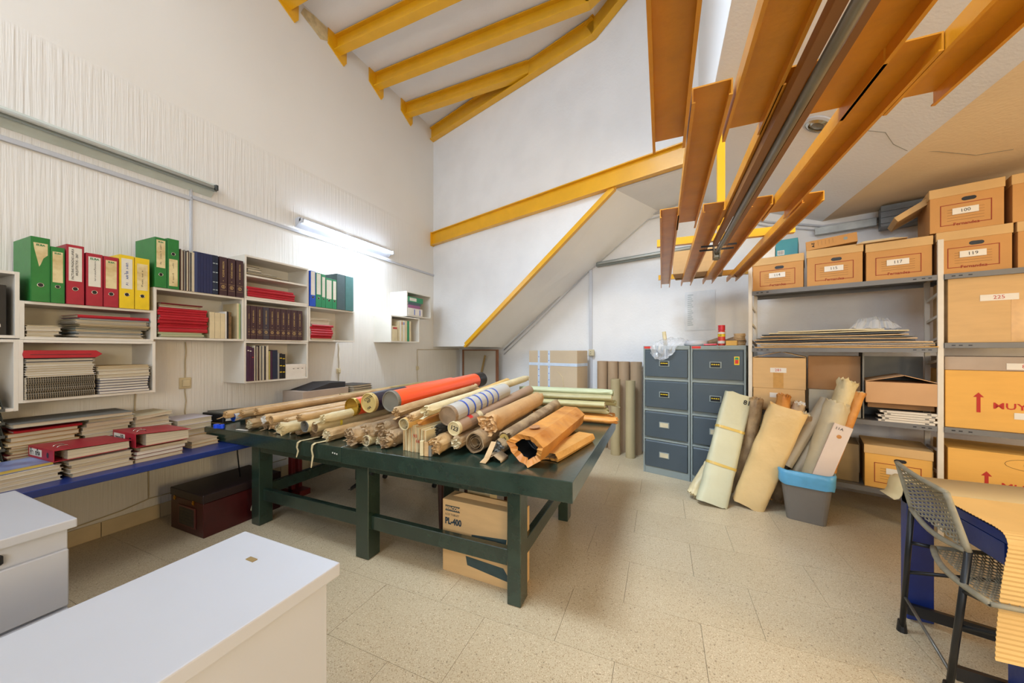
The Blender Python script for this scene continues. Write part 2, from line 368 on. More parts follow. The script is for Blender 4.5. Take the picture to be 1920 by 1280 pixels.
def sheaf(loc, w, d, h, cm, label, name='document', cat='folder', group=None, rz=0, warp=.004, pm=None, seed=0, tilt=(0, 0), sag=0, edge=.0015, fold=None):
    """a flat lying folder: w along y, d along -x, cover above and below a block of pages"""
    rr = random.Random(seed*7+3); wp = seed//10 if seed >= 10 else seed
    if fold is None: fold = cm.name in ('red_card_folder', 'dark_maroon_card', 'bright_navy')
    t = T(name, label, cat, loc, rz, group); t.rotation_euler = (tilt[0], tilt[1], rz)
    def sheet(z0, z1, ins):
        b = MB(); n = 6
        A = []
        for zz in (z0, z1):
            A.append([[Vector((-d+ins+(d-2*ins)*i/n, ins+(w-2*ins)*j/n, zz+warp*math.sin(3.1*j/n+wp)*math.cos(2*i/n+wp)*.5-sag*abs(j/n-.5)*2)) for j in range(n+1)] for i in range(n+1)])
        b.strip(A[0]); b.strip(A[1])
        for k in (0, n):
            b.strip([[A[0][k][j] for j in range(n+1)], [A[1][k][j] for j in range(n+1)]])
            b.strip([[A[0][i][k] for i in range(n+1)], [A[1][i][k] for i in range(n+1)]])
        return b
    if h > .006:
        b = sheet(0, edge, 0); c2 = sheet(h-edge, h, 0)
        me = bpy.data.meshes.new('x'); c2.b.to_mesh(me); c2.b.free(); b.b.from_mesh(me); bpy.data.meshes.remove(me)
        b.build('cover', cm, t); sheet(edge, h-edge, .004+rr.random()*.004).build('page_block', pm or M_paperv, t)
    else: sheet(0, h, 0).build('sheet', cm, t)
    if fold and h > .006:
        b = MB(); b.prism([Vector((.0005, .002, edge*.5)), Vector((.0045, .002, h*.32)), Vector((.005, .002, h*.62)), Vector((.0005, .002, h*.93)), Vector((-.002, .002, h*.9)), Vector((-.002, .002, edge))], (0, w-.004, 0)); b.build('folded_front', cm, t)
    return t
def cube(name, x0, y0, y1, z0, z1, label, shelf=None, xb=XL+.001, back=True, top=True):
    t = T('wall_cube_shelf', label, 'shelf', (XL, y0, z0)); d = x0-XL; w = y1-y0; h = z1-z0; e = .016
    MB().box(.001, d, 0, e, 0, h).build('side_panel', M_shelf, t, bevel=.0008)
    MB().box(.001, d, w-e, w, 0, h).build('side_panel', M_shelf, t, bevel=.0008)
    MB().box(.001, d, e, w-e, 0, e).build('bottom_panel', M_shelf, t, bevel=.0008)
    if top: MB().box(.001, d, e, w-e, h-e, h).build('top_panel', M_shelf, t, bevel=.0008)
    if back: MB().box(.001, .006, e, w-e, e, h-e).build('back_panel', M_shelf, t)
    if shelf: MB().box(.006, d, e, w-e, shelf-z0-.008, shelf-z0+.008).build('middle_shelf', M_shelf, t)
    return t
XF = -3.28
cube('a', XF, .16, .704, 1.362, 1.73, 'white cube at the left photo edge holding a black box file')
cube('a', XF, .16, .700, .96, 1.356, 'white cube at the left photo edge above the plastic tray tower')
cube('a', XF, .704, 1.260, 1.356, 1.573, 'low white wall cube carrying the seven red, green and yellow binders')
cube('a', XF, .700, 1.270, 1.0, 1.355, 'white wall cube with spiral-bound reports under a dark red binder')
cube('a', XF, 1.260, 1.838, 1.372, 1.74, 'white wall cube stuffed with bright red folders and small pale books')
cube('a', XF, 1.842, 2.433, 1.744, 2.115, 'top white wall cube with a middle shelf and four red folders', shelf=1.94)
cube('a', XF, 1.842, 2.430, 1.374, 1.743, 'white wall cube filled by a row of dark brown encyclopedias')
cube('a', XF, 1.838, 2.425, 1.010, 1.372, 'lowest white wall cube with thin magazines and a white carton')
cube('a', XF, 2.434, 3.005, 1.385, 1.74, 'white wall cube under grey and green binders, folders inside')
cube('a', XF, 3.912, 4.467, 1.770, 2.12, 'upper of the two small cubes beside the room corner')
cube('a', XF, 3.60, 4.190, 1.398, 1.757, 'lower of the two small cubes beside the room corner')
# --- binders on the low cube
c_green = mat('green_binder_cover', (38, 122, 52), .42, .12, 20, .05, 80); c_green2 = mat('pale_green_binder_cover', (44, 140, 92), .45, .1, 20)
c_red = mat('maroon_red_binder_cover', (168, 34, 52), .42, .12, 20, .05, 80); c_yell = mat('yellow_binder_cover', (232, 198, 30), .42, .1, 20, .05, 80)
c_blue = mat('blue_binder_cover', (30, 80, 190), .45, .1, 20); c_slate = mat('slate_binder_cover', (72, 92, 96), .5, .1, 20); c_slate2 = mat('teal_grey_binder_cover', (74, 118, 116), .5, .1, 20)
ml = mat('aged_spine_label', (222, 206, 158), .7, .25, 14, alt=(196, 170, 116)); ml2 = mat('white_spine_label', (222, 218, 204), .7, .08, 14)
gi = mat('green_print', (24, 120, 70), .6)
zb = 1.5735
G = 'binders on the low cube'
FX = -3.268
binder((FX, .738, zb), .068, .368, c_green, 'widest green binder with a torn triangular label, leftmost in the row', lab=(.20, .335, ml, 1), group=G, txt=[('ELBA', .014, .012, gi, 'h')])
binder((FX, .808, zb), .052, .328, c_green, 'narrow green binder with a long stained label, beside the widest one', lab=(.12, .30, ml), group=G, ringz=.29, txt=[('ELBA', .011, .010, gi, 'h')])
binder((FX, .866, zb), .070, .358, c_red, 'red binder labelled FACTURAS PAGADAS in black capitals', lab=(.14, .342, ml2), group=G, txt=[('FACTURAS PAGADAS LANKA', .0140, -.2, M_ink, 'v'), ('ARQUITECTOS - 2007', .0140, .12, M_ink, 'v')])
binder((FX, .944, zb), .070, .326, c_red, 'red binder with a green printed header, left one of the shorter pair', lab=(.12, .305, ml2), group=G, txt=[('ELBA', .017, .013, gi, 'h'), ('12', .010, .05, M_ink, 's')])
binder((FX, 1.018, zb), .066, .324, c_red, 'red binder with a blotchy cream label, right one of the shorter pair', lab=(.12, .300, ml), group=G, txt=[('ELBA', .013, .012, gi, 'h')])
binder((FX, 1.088, zb), .070, .352, c_yell, 'yellow binder with a white label lettered in blue, left of the yellow two', lab=(.13, .33, ml2), group=G, txt=[('11', .020, .0, mat('blue_ink', (50, 80, 150), .6), 's')])
binder((FX, 1.162, zb), .072, .35, c_yell, 'deeper yellow binder with a cream label, right of the yellow two', lab=(.13, .31, ml), group=G, txt=[('14', .011, 0, M_ink, 's')])
zc = 1.7405
G = 'binders and books on the red folder cube'
binder((FX, 1.262, zc), .064, .352, c_green, 'green binder with a long cream label above its hole, on the red folder cube', lab=(.14, .335, ml), group=G, txt=[('ELBA', .013, .014, gi, 'h'), ('14', .010, 0, M_ink, 's')])
binder((FX, 1.330, zc), .066, .362, c_green, 'taller green binder with its hole near the top, upside down', lab=(.02, .215, ml), ringz=.70, group=G, txt=[('14', .010, 0, M_ink, 's')])
rnd = random.Random(4)
y = 1.402
tc_ = [mat('brown_booklet', (84, 62, 52), .6), mat('cream_booklet', (208, 196, 170), .7), mat('dark_booklet', (40, 38, 44), .6), mat('grey_booklet', (150, 146, 136), .7)]
cn = ['brown', 'cream', 'black', 'grey']
for k in range(11):
    wv = [.007, .006, .009, .005, .007, .008, .006, .007, .006, .005, .010][k]; c_ = [0, 1, 0, 3, 2, 1, 0, 3, 2, 1, 1][k]
    book((FX-.004*rnd.random(), y, zc), wv, .303-.006*(k % 3), tc_[c_], '%s magazine, %s from the left between green binder and navy books' % (cn[c_], ordn(k+1)), group='thin magazines beside the green binder', name='magazine', cat='magazine')
    y += wv+.001
navy = mat('navy_book_cloth', (28, 36, 78), .5, .15, 30); navy2 = mat('dark_navy_book_cloth', (22, 34, 58), .5, .15, 30)
blue2 = mat('slate_blue_book_cloth', (52, 62, 100), .5)
for k, wv in enumerate((.019, .018, .019, .020, .019, .021)):
    book((FX, y, zc), wv-.001, .308, [blue2, navy, navy, navy, navy, navy][k], 'navy bound volume, %s from the left beside the magazines' % ordn(k+1), group='navy volumes on the red folder cube'); y += wv
M_silver = mat('silver_print', (170, 180, 180), .4)
for k, wv in enumerate((.019, .018)):
    book((FX, y, zc), wv-.001, .309, navy2, ['dark blue volume with silver spine bands, left of two', 'dark blue volume with silver spine bands, right of two'][k], group='banded blue volumes', stripes=(M_silver, .1, .3, .55, .78)); y += wv
brown = mat('dark_brown_leatherette', (66, 40, 44), .45, .15, 30)
for k in range(3):
    y = 1.652+k*.060
    book((FX, y, zc), .052, .309, brown, 'thick dark brown encyclopedia with gold lettering, %s of three on top' % ['left', 'middle', 'right'][k], group='encyclopedias on the red folder cube', gold='NORMA BASICA')
for k, wv in enumerate((.022, .048, .056, .054, .052, .052, .050, .048, .062, .054)):
    y = 1.860 if k == 0 else y+pw
    pw = wv
    book((FX, y, 1.391), wv-.003, .288, [brown, brown, brown, mat('grey_brown_leatherette', (62, 56, 66), .45)][3 if k in (3,) else 0], 'dark brown encyclopedia volume, %s from the left in the full cube' % ordn(k+1), group='encyclopedias in the full cube', gold='NORMA BASICA')
# --- lowest cube
purple = mat('purple_book_cloth', (62, 28, 56), .5)
y = 1.856
for k, (wv, h) in enumerate(((.017, .305), (.018, .300), (.018, .29))):
    book((FX, y, 1.0265), wv-.001, h-.002, purple, 'purple-brown slim volume, %s of three in the lowest cube' % ['left', 'middle', 'right'][k], group='purple slim volumes', stripes=(ml2, .86) if k < 2 else (M_redink, .7)); y += wv+.001
y = 1.914
for k in range(13):
    wv = [.007, .009, .006, .010, .007, .009, .006, .011, .007, .009, .006, .008, .012][k]; c_ = [1, 2, 1, 0, 2, 1, 2, 3, 1, 2, 2, 1, 1][k]
    book((FX-.003*rnd.random(), y, 1.0265), wv, .308-.003*(k % 4), tc_[c_], '%s magazine, %s from the left in the lowest cube' % (cn[c_], ordn(k+1)), group='thin magazines in the lowest cube', name='magazine', cat='magazine'); y += wv+.001
y += .006
for k, (wv, h, cm, ds) in enumerate(((.014, .26, mat('olive_booklet', (170, 160, 90), .6), 'olive yellow'), (.018, .262, purple, 'dark purple'), (.046, .268, navy2, 'thick navy blue'), (.016, .245, tc_[3], 'grey'), (.026, .236, M_black, 'black and yellow'), (.028, .23, M_black, 'black with yellow band'))):
    book((FX-.01, y, 1.0265), wv-.001, h, cm, ds+' book in the lowest cube, left of the white carton', stripes=(c_yell, .25, .5, .8) if 'yellow' in ds and 'olive' not in ds else None, group='books left of the white carton', d=.18); y += wv+.001
t = T('carton', 'small white carton with three tiny marks in the lowest cube', 'box', (-3.285, 2.20, 1.0265))
MB().box(-.2, 0, 0, .205, 0, .13).build('body', M_paper, t, bevel=.001); MB().box(-.2, .001, -.001, .206, .098, .131).build('lid', M_paper, t)
b = MB()
for k in range(3): b.box(.0012, .0018, .07+k*.045, .085+k*.045, .085, .09)
b.build('mark', M_ink, t)
# --- red folders in the wide cube, from the bottom
def stackz(x, y, z, items, place, group, cat='folder', name='folder', jit=.01, rzj=.02, seed=1):
    rr = random.Random(seed); n = len(items)
    for k, it in enumerate(items):
        w, d, h, cm, desc = it[:5]; kw = it[5] if len(it) > 5 else {}
        sheaf((x-rr.random()*jit, y+(rr.random()-.5)*jit, z), w, d, h-.0006, cm, '%s, %s up in %s' % (desc, ordn(k+1), place), name=kw.pop('name', name), cat=kw.pop('cat', cat), group=group, rz=(rr.random()-.5)*rzj, seed=seed*10+k, warp=.003, **kw)
        z += h
    return z
M_palegreen = mat('pale_green_card', (150, 184, 128), .7)
M_dred = mat('dark_maroon_card', (110, 22, 34), .5)
its = [(.27, .25, .008, M_paper, 'white folder'), (.27, .25, .016, M_palegreen, 'pale green folder'), (.27, .25, .014, M_palegreen, 'pale green folder')]
its += [(.29, .26, [.030, .016, .018, .022, .017, .021, .018, .016, .020][k], M_redf, 'bright red folder') for k in range(9)]
its += [(.24, .24, .014, M_greyf, 'dark grey folder'), (.25, .24, .008, M_kraft, 'tan folder'), (.25, .24, .010, M_dred, 'maroon folder')]
stackz(FX, 1.284, 1.389, its, 'the red folder pile', 'red folder pile in the wide cube', seed=2, jit=.02)
y = 1.590
ivory = mat('ivory_book_cover', (212, 196, 158), .6, .1, 20)
for k, (wv, h, cm) in enumerate(((.034, .208, ivory), (.038, .206, ivory), (.033, .203, ivory), (.010, .222, M_paper), (.012, .222, M_black), (.020, .22, mat('brown_gold_cover', (120, 90, 50), .5, .5, 30)))):
    book((FX-.01, y, 1.389), wv-.001, h, cm, ['ivory paperback, left of three beside the red folders', 'ivory paperback, middle of three beside the red folders', 'ivory paperback, right of three beside the red folders', 'thin white book behind the ivory paperbacks', 'thin black book in the wide cube', 'brown and gold book in the wide cube'][k], group='small books in the wide cube', d=.16); y += wv+.001
book((FX-.02, 1.788, 1.389), .014, .30, ivory, 'tall cream slim book standing at the right end of the wide cube', d=.2)
book((FX-.02, 1.803, 1.389), .010, .298, M_palegreen, 'tall pale slim book last in the wide cube', d=.2)
# --- low cube contents
stackz(FX-.01, .722, 1.3725, [(.105, .21, .015, M_cream_p, 'cream booklet'), (.128, .21, .021, M_paper, 'white thick book', {'cat': 'book', 'name': 'book'}), (.13, .21, .021, M_paper, 'white thick book', {'cat': 'book', 'name': 'book'}), (.118, .2, .010, M_cream_p, 'cream booklet')], 'the short pile at the left of the low cube', 'short pile in the low cube', seed=5, jit=.006)
its = []
for k in range(13):
    cm, ds = [(M_cream_p, 'cream'), (M_paper, 'white'), (M_black, 'black'), (mat('teal_blue_card', (40, 110, 150), .6), 'blue'), (M_greyf, 'grey'), (mat('dark_teal_card', (38, 84, 88), .6), 'teal'), (M_folder, 'manila'), (mat('olive_card', (120, 112, 70), .6), 'olive')][[0, 1, 4, 3, 6, 5, 2, 7, 6, 4, 1, 0, 3][k]]
    its.append((.30 if k < 6 else .33, .25, .0095, cm, ds+' document folder'))
its += [(.325, .24, .020, M_redf, 'red folder')]
stackz(FX, .908, 1.3725, its, 'the colourful pile inside the low cube', 'folder pile in the low cube', seed=6, jit=.02)
# --- spiral bound reports
M_coil = mat('black_coil', (30, 28, 26), .4)
def spiral(loc, w, d, h, cm, label, group, seed=0):
    t = T('spiral_report', label, 'report', loc, (random.Random(seed).random()-.5)*.03, group)
    MB().box(-d, -.006, 0, w, .0015, h-.0015).build('page_block', M_paperv, t)
    b = MB(); b.box(-d, -.004, 0, w, 0, .0015); b.box(-d, -.004, 0, w, h-.0015, h); b.build('cover', cm, t)
    b = MB(); n = int(w/.0085)
    for k in range(n):
        y_ = .006+k*.0085
        b.box(-.007, .0015, y_, y_+.0032, .0008, h-.0008)
    b.build('coil', M_coil, t, kind='stuff')
    return t
z = 1.017
for k in range(9):
    h = [.018, .014, .015, .013, .014, .013, .012, .014, .012][k]
    spiral((FX-.004*(k % 3), .720, z), .262, .22, h-.0005, [M_greyf, M_paper][k % 2], 'spiral-bound report, %s from the bottom in the lower left cube' % ordn(k+1), 'spiral-bound reports', k); z += h
z = stackz(FX, .720, z, [(.262, .22, .013, M_paper, 'white bound report')]*5+[(.262, .22, .020, M_paper, 'thick white report'), (.25, .22, .006, M_black, 'black folder'), (.262, .22, .012, M_paper, 'white bound report'), (.262, .22, .005, M_black, 'black folder')], 'the reports above the spiral-bound ones', 'plain reports in the lower left cube', cat='report', name='bound_report', seed=8, jit=.006)
binder_d = T('flat_binder', 'dark red binder lying on top of the spiral-bound reports', 'binder', (FX+.0, .716, z+.001))
b = MB(); b.prism([Vector((0, .0, .0)), Vector((0, .27, 0)), Vector((0, .297, .022)), Vector((0, .27, .044)), Vector((0, 0, .044)), Vector((0, -.004, .022))], (-.24, 0, 0)); b.build('cover', M_redf, binder_d, bevel=.001)
MB().box(.0, .001, .02, .25, .018, .022).build('spine_fold', M_dred, binder_d)
z = 1.017
z = stackz(FX, 1.000, z, [(.24, .24, .017, c_blue if 0 else navy, 'navy folder with white sheets', {'pm': M_paper})]*6, 'the navy pile in the lower left cube', 'navy folders in the lower left cube', seed=9, jit=.008)
z = stackz(FX, .992, z, [(.25, .24, .022, M_cream_p, 'cream report'), (.245, .24, .026, M_paper, 'thick white report'), (.25, .24, .015, M_cream_p, 'cream report'), (.25, .24, .013, M_folder, 'manila folder')], 'the upper part of the navy pile', 'reports over the navy folders', seed=10, jit=.008)
# --- top cube (middle shelf) contents
stackz(FX, 1.862, 1.7605, [(.42, .24, .022, M_redf, 'crimson folder')]*4, 'the short stack in the top cube', 'crimson folders in the top cube', seed=11, jit=.02)
stackz(FX, 1.866, 1.949, [(.36, .22, .007, M_greyf, 'grey document'), (.30, .2, .007, M_cream_p, 'cream document'), (.24, .2, .008, M_greyf, 'grey document'), (.20, .2, .008, M_paper, 'white document'), (.11, .17, .022, M_black, 'black box', {'name': 'book', 'cat': 'book'}), (.11, .17, .02, navy2, 'dark blue book', {'name': 'book', 'cat': 'book'})], 'the papers on the middle shelf of the top cube', 'papers on the middle shelf', seed=12, jit=.02)
# --- far cube with folders, binders above
stackz(FX, 2.452, 1.402, [(.26, .22, .014, M_cream_p, 'cream folder')]+[(.255, .22, .024, M_redf, 'crimson folder')]*6+[(.225, .22, .016, M_paper, 'white book')]*4, 'the pile in the cube under the green binders', 'pile in the cube under the green binders', seed=13, jit=.02)
G = 'binders above the far cube'
zf = 1.7405
binder((FX, 2.440, zf), .060, .36, c_blue, 'white and blue binder, leftmost above the far cube', lab=(.115, .355, M_paper), group=G)
binder((FX, 2.504, zf), .062, .352, c_green2, 'green binder with a large white label, second above the far cube', lab=(.13, .345, ml2), group=G)
binder((FX, 2.569, zf), .046, .350, c_green2, 'narrow green binder, third above the far cube', lab=(.11, .32, ml2), group=G)
binder((FX, 2.618, zf), .080, .320, c_green2, 'wide shorter green binder, fourth above the far cube', lab=(.10, .30, ml2), group=G)
binder((FX, 2.701, zf), .050, .318, c_green2, 'short green binder next to the grey ones', lab=(.10, .30, ml2), group=G)
binder((FX, 2.756, zf), .108, .392, c_slate, 'tall slate grey binder above the far cube', ring=False, group=G)
binder((FX, 2.868, zf), .112, .390, c_slate2, 'tall teal grey binder, last above the far cube', ring=False, group=G)
# --- the two corner cubes
z = 1.787
for k, (h, cm, ds, w) in enumerate(((.105, M_paper, 'white box file lying flat with blue marks', .32), (.045, mat('pink_purple_cover', (150, 90, 130), .5), 'purple binder lying flat', .26), (.04, c_slate, 'grey blue binder lying flat', .28), (.075, c_green2, 'green binder lying flat with a pale label', .33))):
    t = T('box_file', ds+' in the upper corner cube', 'binder', (FX-.006, 3.932, z)); b = MB(); b.box(-.24, 0, 0, w, 0, .003); b.box(-.24, 0, 0, w, h-.004, h-.001); b.box(-.003, 0, 0, w, .003, h-.004); b.build('cover', cm, t)
    MB().box(-.235, -.004, .004, w-.004, .0035, h-.0045).build('page_block', M_paper, t)
    if k in (0, 3): MB().box(.0, .001, .03, w*.55, h*.2, h*.8).build('spine_label', ml2, t)
    if k == 0:
        b = MB(); b.box(.001, .0016, .13, .145, .01, .09); b.box(.001, .0016, .25, .265, .01, .09); b.build('blue_stripe', c_blue, t)
    z += h
y = 3.625
cm_ = [(ivory, .10, .20, 'cream book with a red top'), (ivory, .022, .27, 'thin grey book'), (M_paper, .03, .28, 'white book'), (ivory, .035, .285, 'cream book with a red band'), (ml2, .035, .286, 'cream book with a blue band'), (ivory, .05, .286, 'thick cream book'), (c_green2, .045, .286, 'green topped book'), (ivory, .04, .285, 'last cream book')]
for k, (cm, wv, h, ds) in enumerate(cm_):
    book((FX-.01, y, 1.4145), wv-.003, h, cm, ds+' in the lower corner cube', group='books in the lower corner cube', stripes=((M_redf if 'red' in ds else c_blue if 'blue' in ds else c_green2), .80, .84, .88) if 'band' in ds or 'top' in ds else None); y += wv+(.02 if k == 0 else 0)
# black box file and cards at the far left
t = T('box_file', 'black box file with white print at the left photo edge', 'binder', (FX-.02, .563, 1.379)); MB().box(-.24, 0, -.2, .10, 0, .272).build('cover', M_black, t, bevel=.002)
scribble(6, .08, .018, M_paper, t, (.001, .05, .245), (R(90), 0, R(90)), 3); scribble(5, .07, .02, M_paper, t, (.001, .05, .05), (R(90), 0, R(90)), 4)
MB().box(-.235, -.003, -.196, .096, .272, .275).build('page_block', M_greyf, t)
t = T('carton', 'pale box topped by small red and white cards in the left edge cube', 'box', (FX-.02, .48, .977)); MB().box(-.2, 0, -.1, .13, 0, .14).build('body', M_kraft, t, bevel=.002); MB().box(-.15, .004, -.04, .10, .1405, .178).build('cards', M_paper, t); letters('RSS', .022, M_redink, t, (.0046, .05, .16), (R(90), 0, R(90)))
# ================================================================ left wall: lamps, conduits, sockets
def lamp(y0, y1, z, label, on):
    t = T('tube_lamp', label, 'lamp', (XL, y0, z)); L_ = y1-y0
    b = MB(); b.prism([Vector((.001, 0, .065)), Vector((.06, 0, .075)), Vector((.085, 0, .05)), Vector((.085, 0, .035)), Vector((.001, 0, -.03))], (0, L_, 0)); b.build('housing', mat('lamp_housing_paint', (206, 214, 206), .4) if not on else M_white, t, bevel=.001)
    b = MB(); b.tube([(.104, .03, .03), (.104, L_-.03, .03)], .013, 12); b.build('tube', emis('lit_tube', (215, 232, 255), 26) if on else mat('unlit_tube', (196, 200, 196), .2), t, smooth=True)
    b = MB()
    for yy in (.0, L_-.02): b.box(.06, .115, yy, yy+.02, .01, .055)
    b.build('socket', mat('lamp_socket', (60, 64, 62), .4) if not on else M_white, t, bevel=.002)
    if on:
        l = bpy.data.lights.new('tube_glow', 'AREA'); l.shape = 'RECTANGLE'; l.size = L_; l.size_y = .05; l.energy = 30; l.color = (.74, .87, 1)
        o = bpy.data.objects.new('tube_glow', l); C.objects.link(o); o.parent = t; o.location = (.125, L_/2, .02); o.rotation_euler = (R(0), R(20), R(90)); o.rotation_euler = Vector((-.45, 0, -1)).to_track_quat('-Z', 'Y').to_euler(); o.rotation_euler.rotate_axis('Z', R(90))
    if not on:
        b = MB(); b.bar((.088, 0, .012), (.088, L_, .012), .004, .02); b.build('reflector_lip', M_cabf, t)
lamp(-.6, 1.745, 2.64, 'long unlit grey tube lamp at the upper left of the wall', False)
lamp(2.50, 3.87, 2.63, 'lit fluorescent tube lamp glowing above the white cubes', True)
b = MB(); b.box(XL, XL+.02, 1.60, yc-.005, 2.545, 2.575); tag(b.build('cable_trunking', M_white, bevel=.002), 'horizontal white cable trunking under the lit tube lamp', 'trunking')
b = MB(); b.box(XL, XL+.02, -.6, 1.61, 2.53, 2.56); tag(b.build('cable_trunking', M_white, bevel=.002), 'horizontal white cable trunking under the unlit lamp', 'trunking')
b = MB(); b.box(XL, XL+.016, 1.595, 1.611, 2.03, 2.66); tag(b.build('cable_trunking', M_white, bevel=.002), 'short vertical white trunking rising from the books to the unlit lamp', 'trunking')
M_ivory = mat('ivory_plastic', (214, 200, 164), .45)
def socket(y, z, zt, zb_, label, s=1):
    t = T('wall_socket', label, 'socket', (XL, y, z))
    MB().box(.0, .012, -.04*s, .04*s, -.045*s, .045*s).build('plate', M_ivory, t, bevel=.004)
    MB().box(.012, .028, -.024*s, .024*s, -.028*s, .028*s).build('switch_box', M_ivory, t, bevel=.003)
    c = random.Random(int(y*100)); p = []
    for k in range(9):
        zz = zt-z+(zb_-zt)*k/8; p.append((.008, (c.random()-.5)*.010, zz))
    MB().tube(p, .0045, 6).build('cable', mat('painted_cable', (190, 176, 146), .6), t, smooth=True)
socket(1.566, 1.026, 1.36, .72, 'cream wall switch between the left cubes and the lowest cube')
socket(3.036, 1.043, 1.38, .80, 'small cream socket under the far cube', .7)
socket(4.512, 1.003, 1.3, .5, 'small cream socket near the room corner', .7)
socket(1.272, 1.02, 1.1, .62, 'small cream junction beside the spiral-bound report cube', .5)
b = MB(); b.tube([(XL+.006, 4.512, 1.3), (XL+.006, yc2-.05, 1.3)], .005, 6); tag(b.build('cable', mat('painted_cable', (190, 176, 146), .6)), 'thin cable running along the wall near the corner below the cubes', 'cable')
b = MB(); b.tube([(XL+.006, 1.342, .60), (XL+.006, 1.345, .2), (XL+.012, 1.342, .17), (XL+.006, 1.2, .14), (XL+.006, .9, .115), (XL+.006, .2, .11)], .0045, 6); b.tube([(XL+.006, 1.342, .17), (XL+.006, 1.5, .165), (XL+.006, 2.4, .17)], .0045, 6); tag(b.build('cable', mat('painted_cable', (190, 176, 146), .6), smooth=True), 'thin cream cable looping down to the skirting under the blue desk', 'cable')
# ================================================================ blue desk and the papers on it
t = T('long_desk', 'long blue desk running along the left wall under the cubes', 'desk', (XL, -.5, 0))
MB().box(.002, .72, 0, 3.8, .562, .6).build('desk_top', M_blue, t, bevel=.003)
M_dkred = mat('dark_red_paint', (110, 26, 26), .4, .2, 10)
for y0 in (2.62, .5):
    f = MB()
    f.box(.50, .55, y0-.035, y0, .02, .56); f.box(.50, .55, y0+.03, y0+.065, .02, .56); f.box(.28, .66, y0-.035, y0+.065, 0, .05); f.box(.05, .66, y0-.02, y0+.05, .51, .56)
    f.build('trestle', M_dkred, t, bevel=.003)
ZD = .6005
M_wt = M_paper
def pile(x, y, items, place, group, z=ZD, **k): return stackz(x, y, z, items, place, group, **k)
# front row
pile(-2.955, .47, [(.30, .22, .021, M_paper, 'white booklet')]*4, 'the front left pile on the blue desk', 'white booklets at the front left', cat='booklet', name='booklet', seed=20, jit=.02)
t = T('photo_book', 'blue and yellow photo book lying on the front left white booklets', 'book', (-2.95, .475, ZD+.086), R(6))
b = MB(); b.box(-.24, 0, 0, .275, .016, .018); b.box(-.24, 0, 0, .275, 0, .002); b.box(-.24, 0, 0, .002, .002, .016); b.build('cover', mat('blue_sky_cover', (150, 170, 215), .35, .5, 6, alt=(92, 84, 130)), t)
MB().box(-.237, -.002, .003, .272, .0022, .0158).build('page_block', mat('yellow_page_edge', (200, 176, 84), .7, .1, 10), t)
M_kw = mat('kraft_white_card', (198, 172, 140), .75, .15, 8)
z = pile(-2.955, .80, [(.245, .27, .022, M_kw, 'white lined folder'), (.245, .27, .024, M_paper, 'white folder'), (.25, .27, .022, M_kw, 'white lined folder'), (.25, .27, .022, M_paper, 'white folder')], 'the pile under the left red binder', 'folders under the left red binder', seed=21, jit=.02)
z2 = pile(-2.95, 1.062, [(.235, .27, .022, M_kw, 'tan folder'), (.24, .27, .024, M_dred, 'dark red folder', {'fold': False, 'pm': M_paper}), (.245, .27, .024, M_dred, 'dark red folder', {'fold': False, 'pm': M_paper}), (.24, .27, .02, M_kw, 'tan folder')], 'the pile under the right red binder', 'folders under the right red binder', seed=22, jit=.02)
def flatbinder(loc, h, label, w=.30, d=.31, rz=0, txt='EJES'):
    t = T('lever_arch_binder', label, 'binder', loc, rz)
    h2 = h*.72
    b = MB(); e = .003
    b.prism([Vector((0, 0, h-e)), Vector((0, w, h2)), Vector((0, w, h2+e)), Vector((0, 0, h))], (-d, 0, 0)); b.box(-d, 0, 0, w-.02, 0, e); b.box(-d, 0, 0, e, e, h-e)
    b.build('cover', c_red, t, bevel=.0006)
    b = MB(); b.prism([Vector((-.006, .05, e)), Vector((-.006, w-.01, e)), Vector((-.006, w-.012, h2-.002)), Vector((-.006, .05, h-.012))], (-d+.012, 0, 0)); b.build('page_block', M_paperv, t)
    b = MB(); b.box(-d*.93, -d*.45, -.0012, -.0002, h*.22, h*.82); lo = b.build('spine_label', ml2, t)
    scribble(6, d*.40, .04, M_ink, lo, (-d*.69, -.0016, h*.5), (R(90), 0, 0), seed=int(h*1000))
    b = MB(); b.face([Vector((-d*.22+math.cos(a*.3927)*.013, -.0006, h*.5+math.sin(a*.3927)*.015)) for a in range(16)]); b.build('finger_hole', M_black, t)
    b = MB()
    for a in (0, 1): b.tube([(-.10-a*.05, .035, h-.006), (-.10-a*.05, .05, h+.005), (-.10-a*.05, .075, h+.004), (-.10-a*.05, .085, h-.008)], .0022, 6)
    b.build('ring_clip', M_chrome, t, smooth=True)
    b = MB(); b.tube([(-.06, .06, .006), (-.05, .065, h*.5), (-.06, .08, h*.78)], .004, 6); b.box(-.2, -.05, .045, .06, .004, .01); b.build('arch_mechanism', M_chrome, t)
flatbinder((-2.935, .735, ZD+.105), .062, 'red binder lying flat on white folders, nearest the camera', rz=R(2))
flatbinder((-2.935, 1.045, ZD+.100), .085, 'red binder lying flat, the right and fatter one with papers', w=.27, rz=R(-1), txt='BIE S')
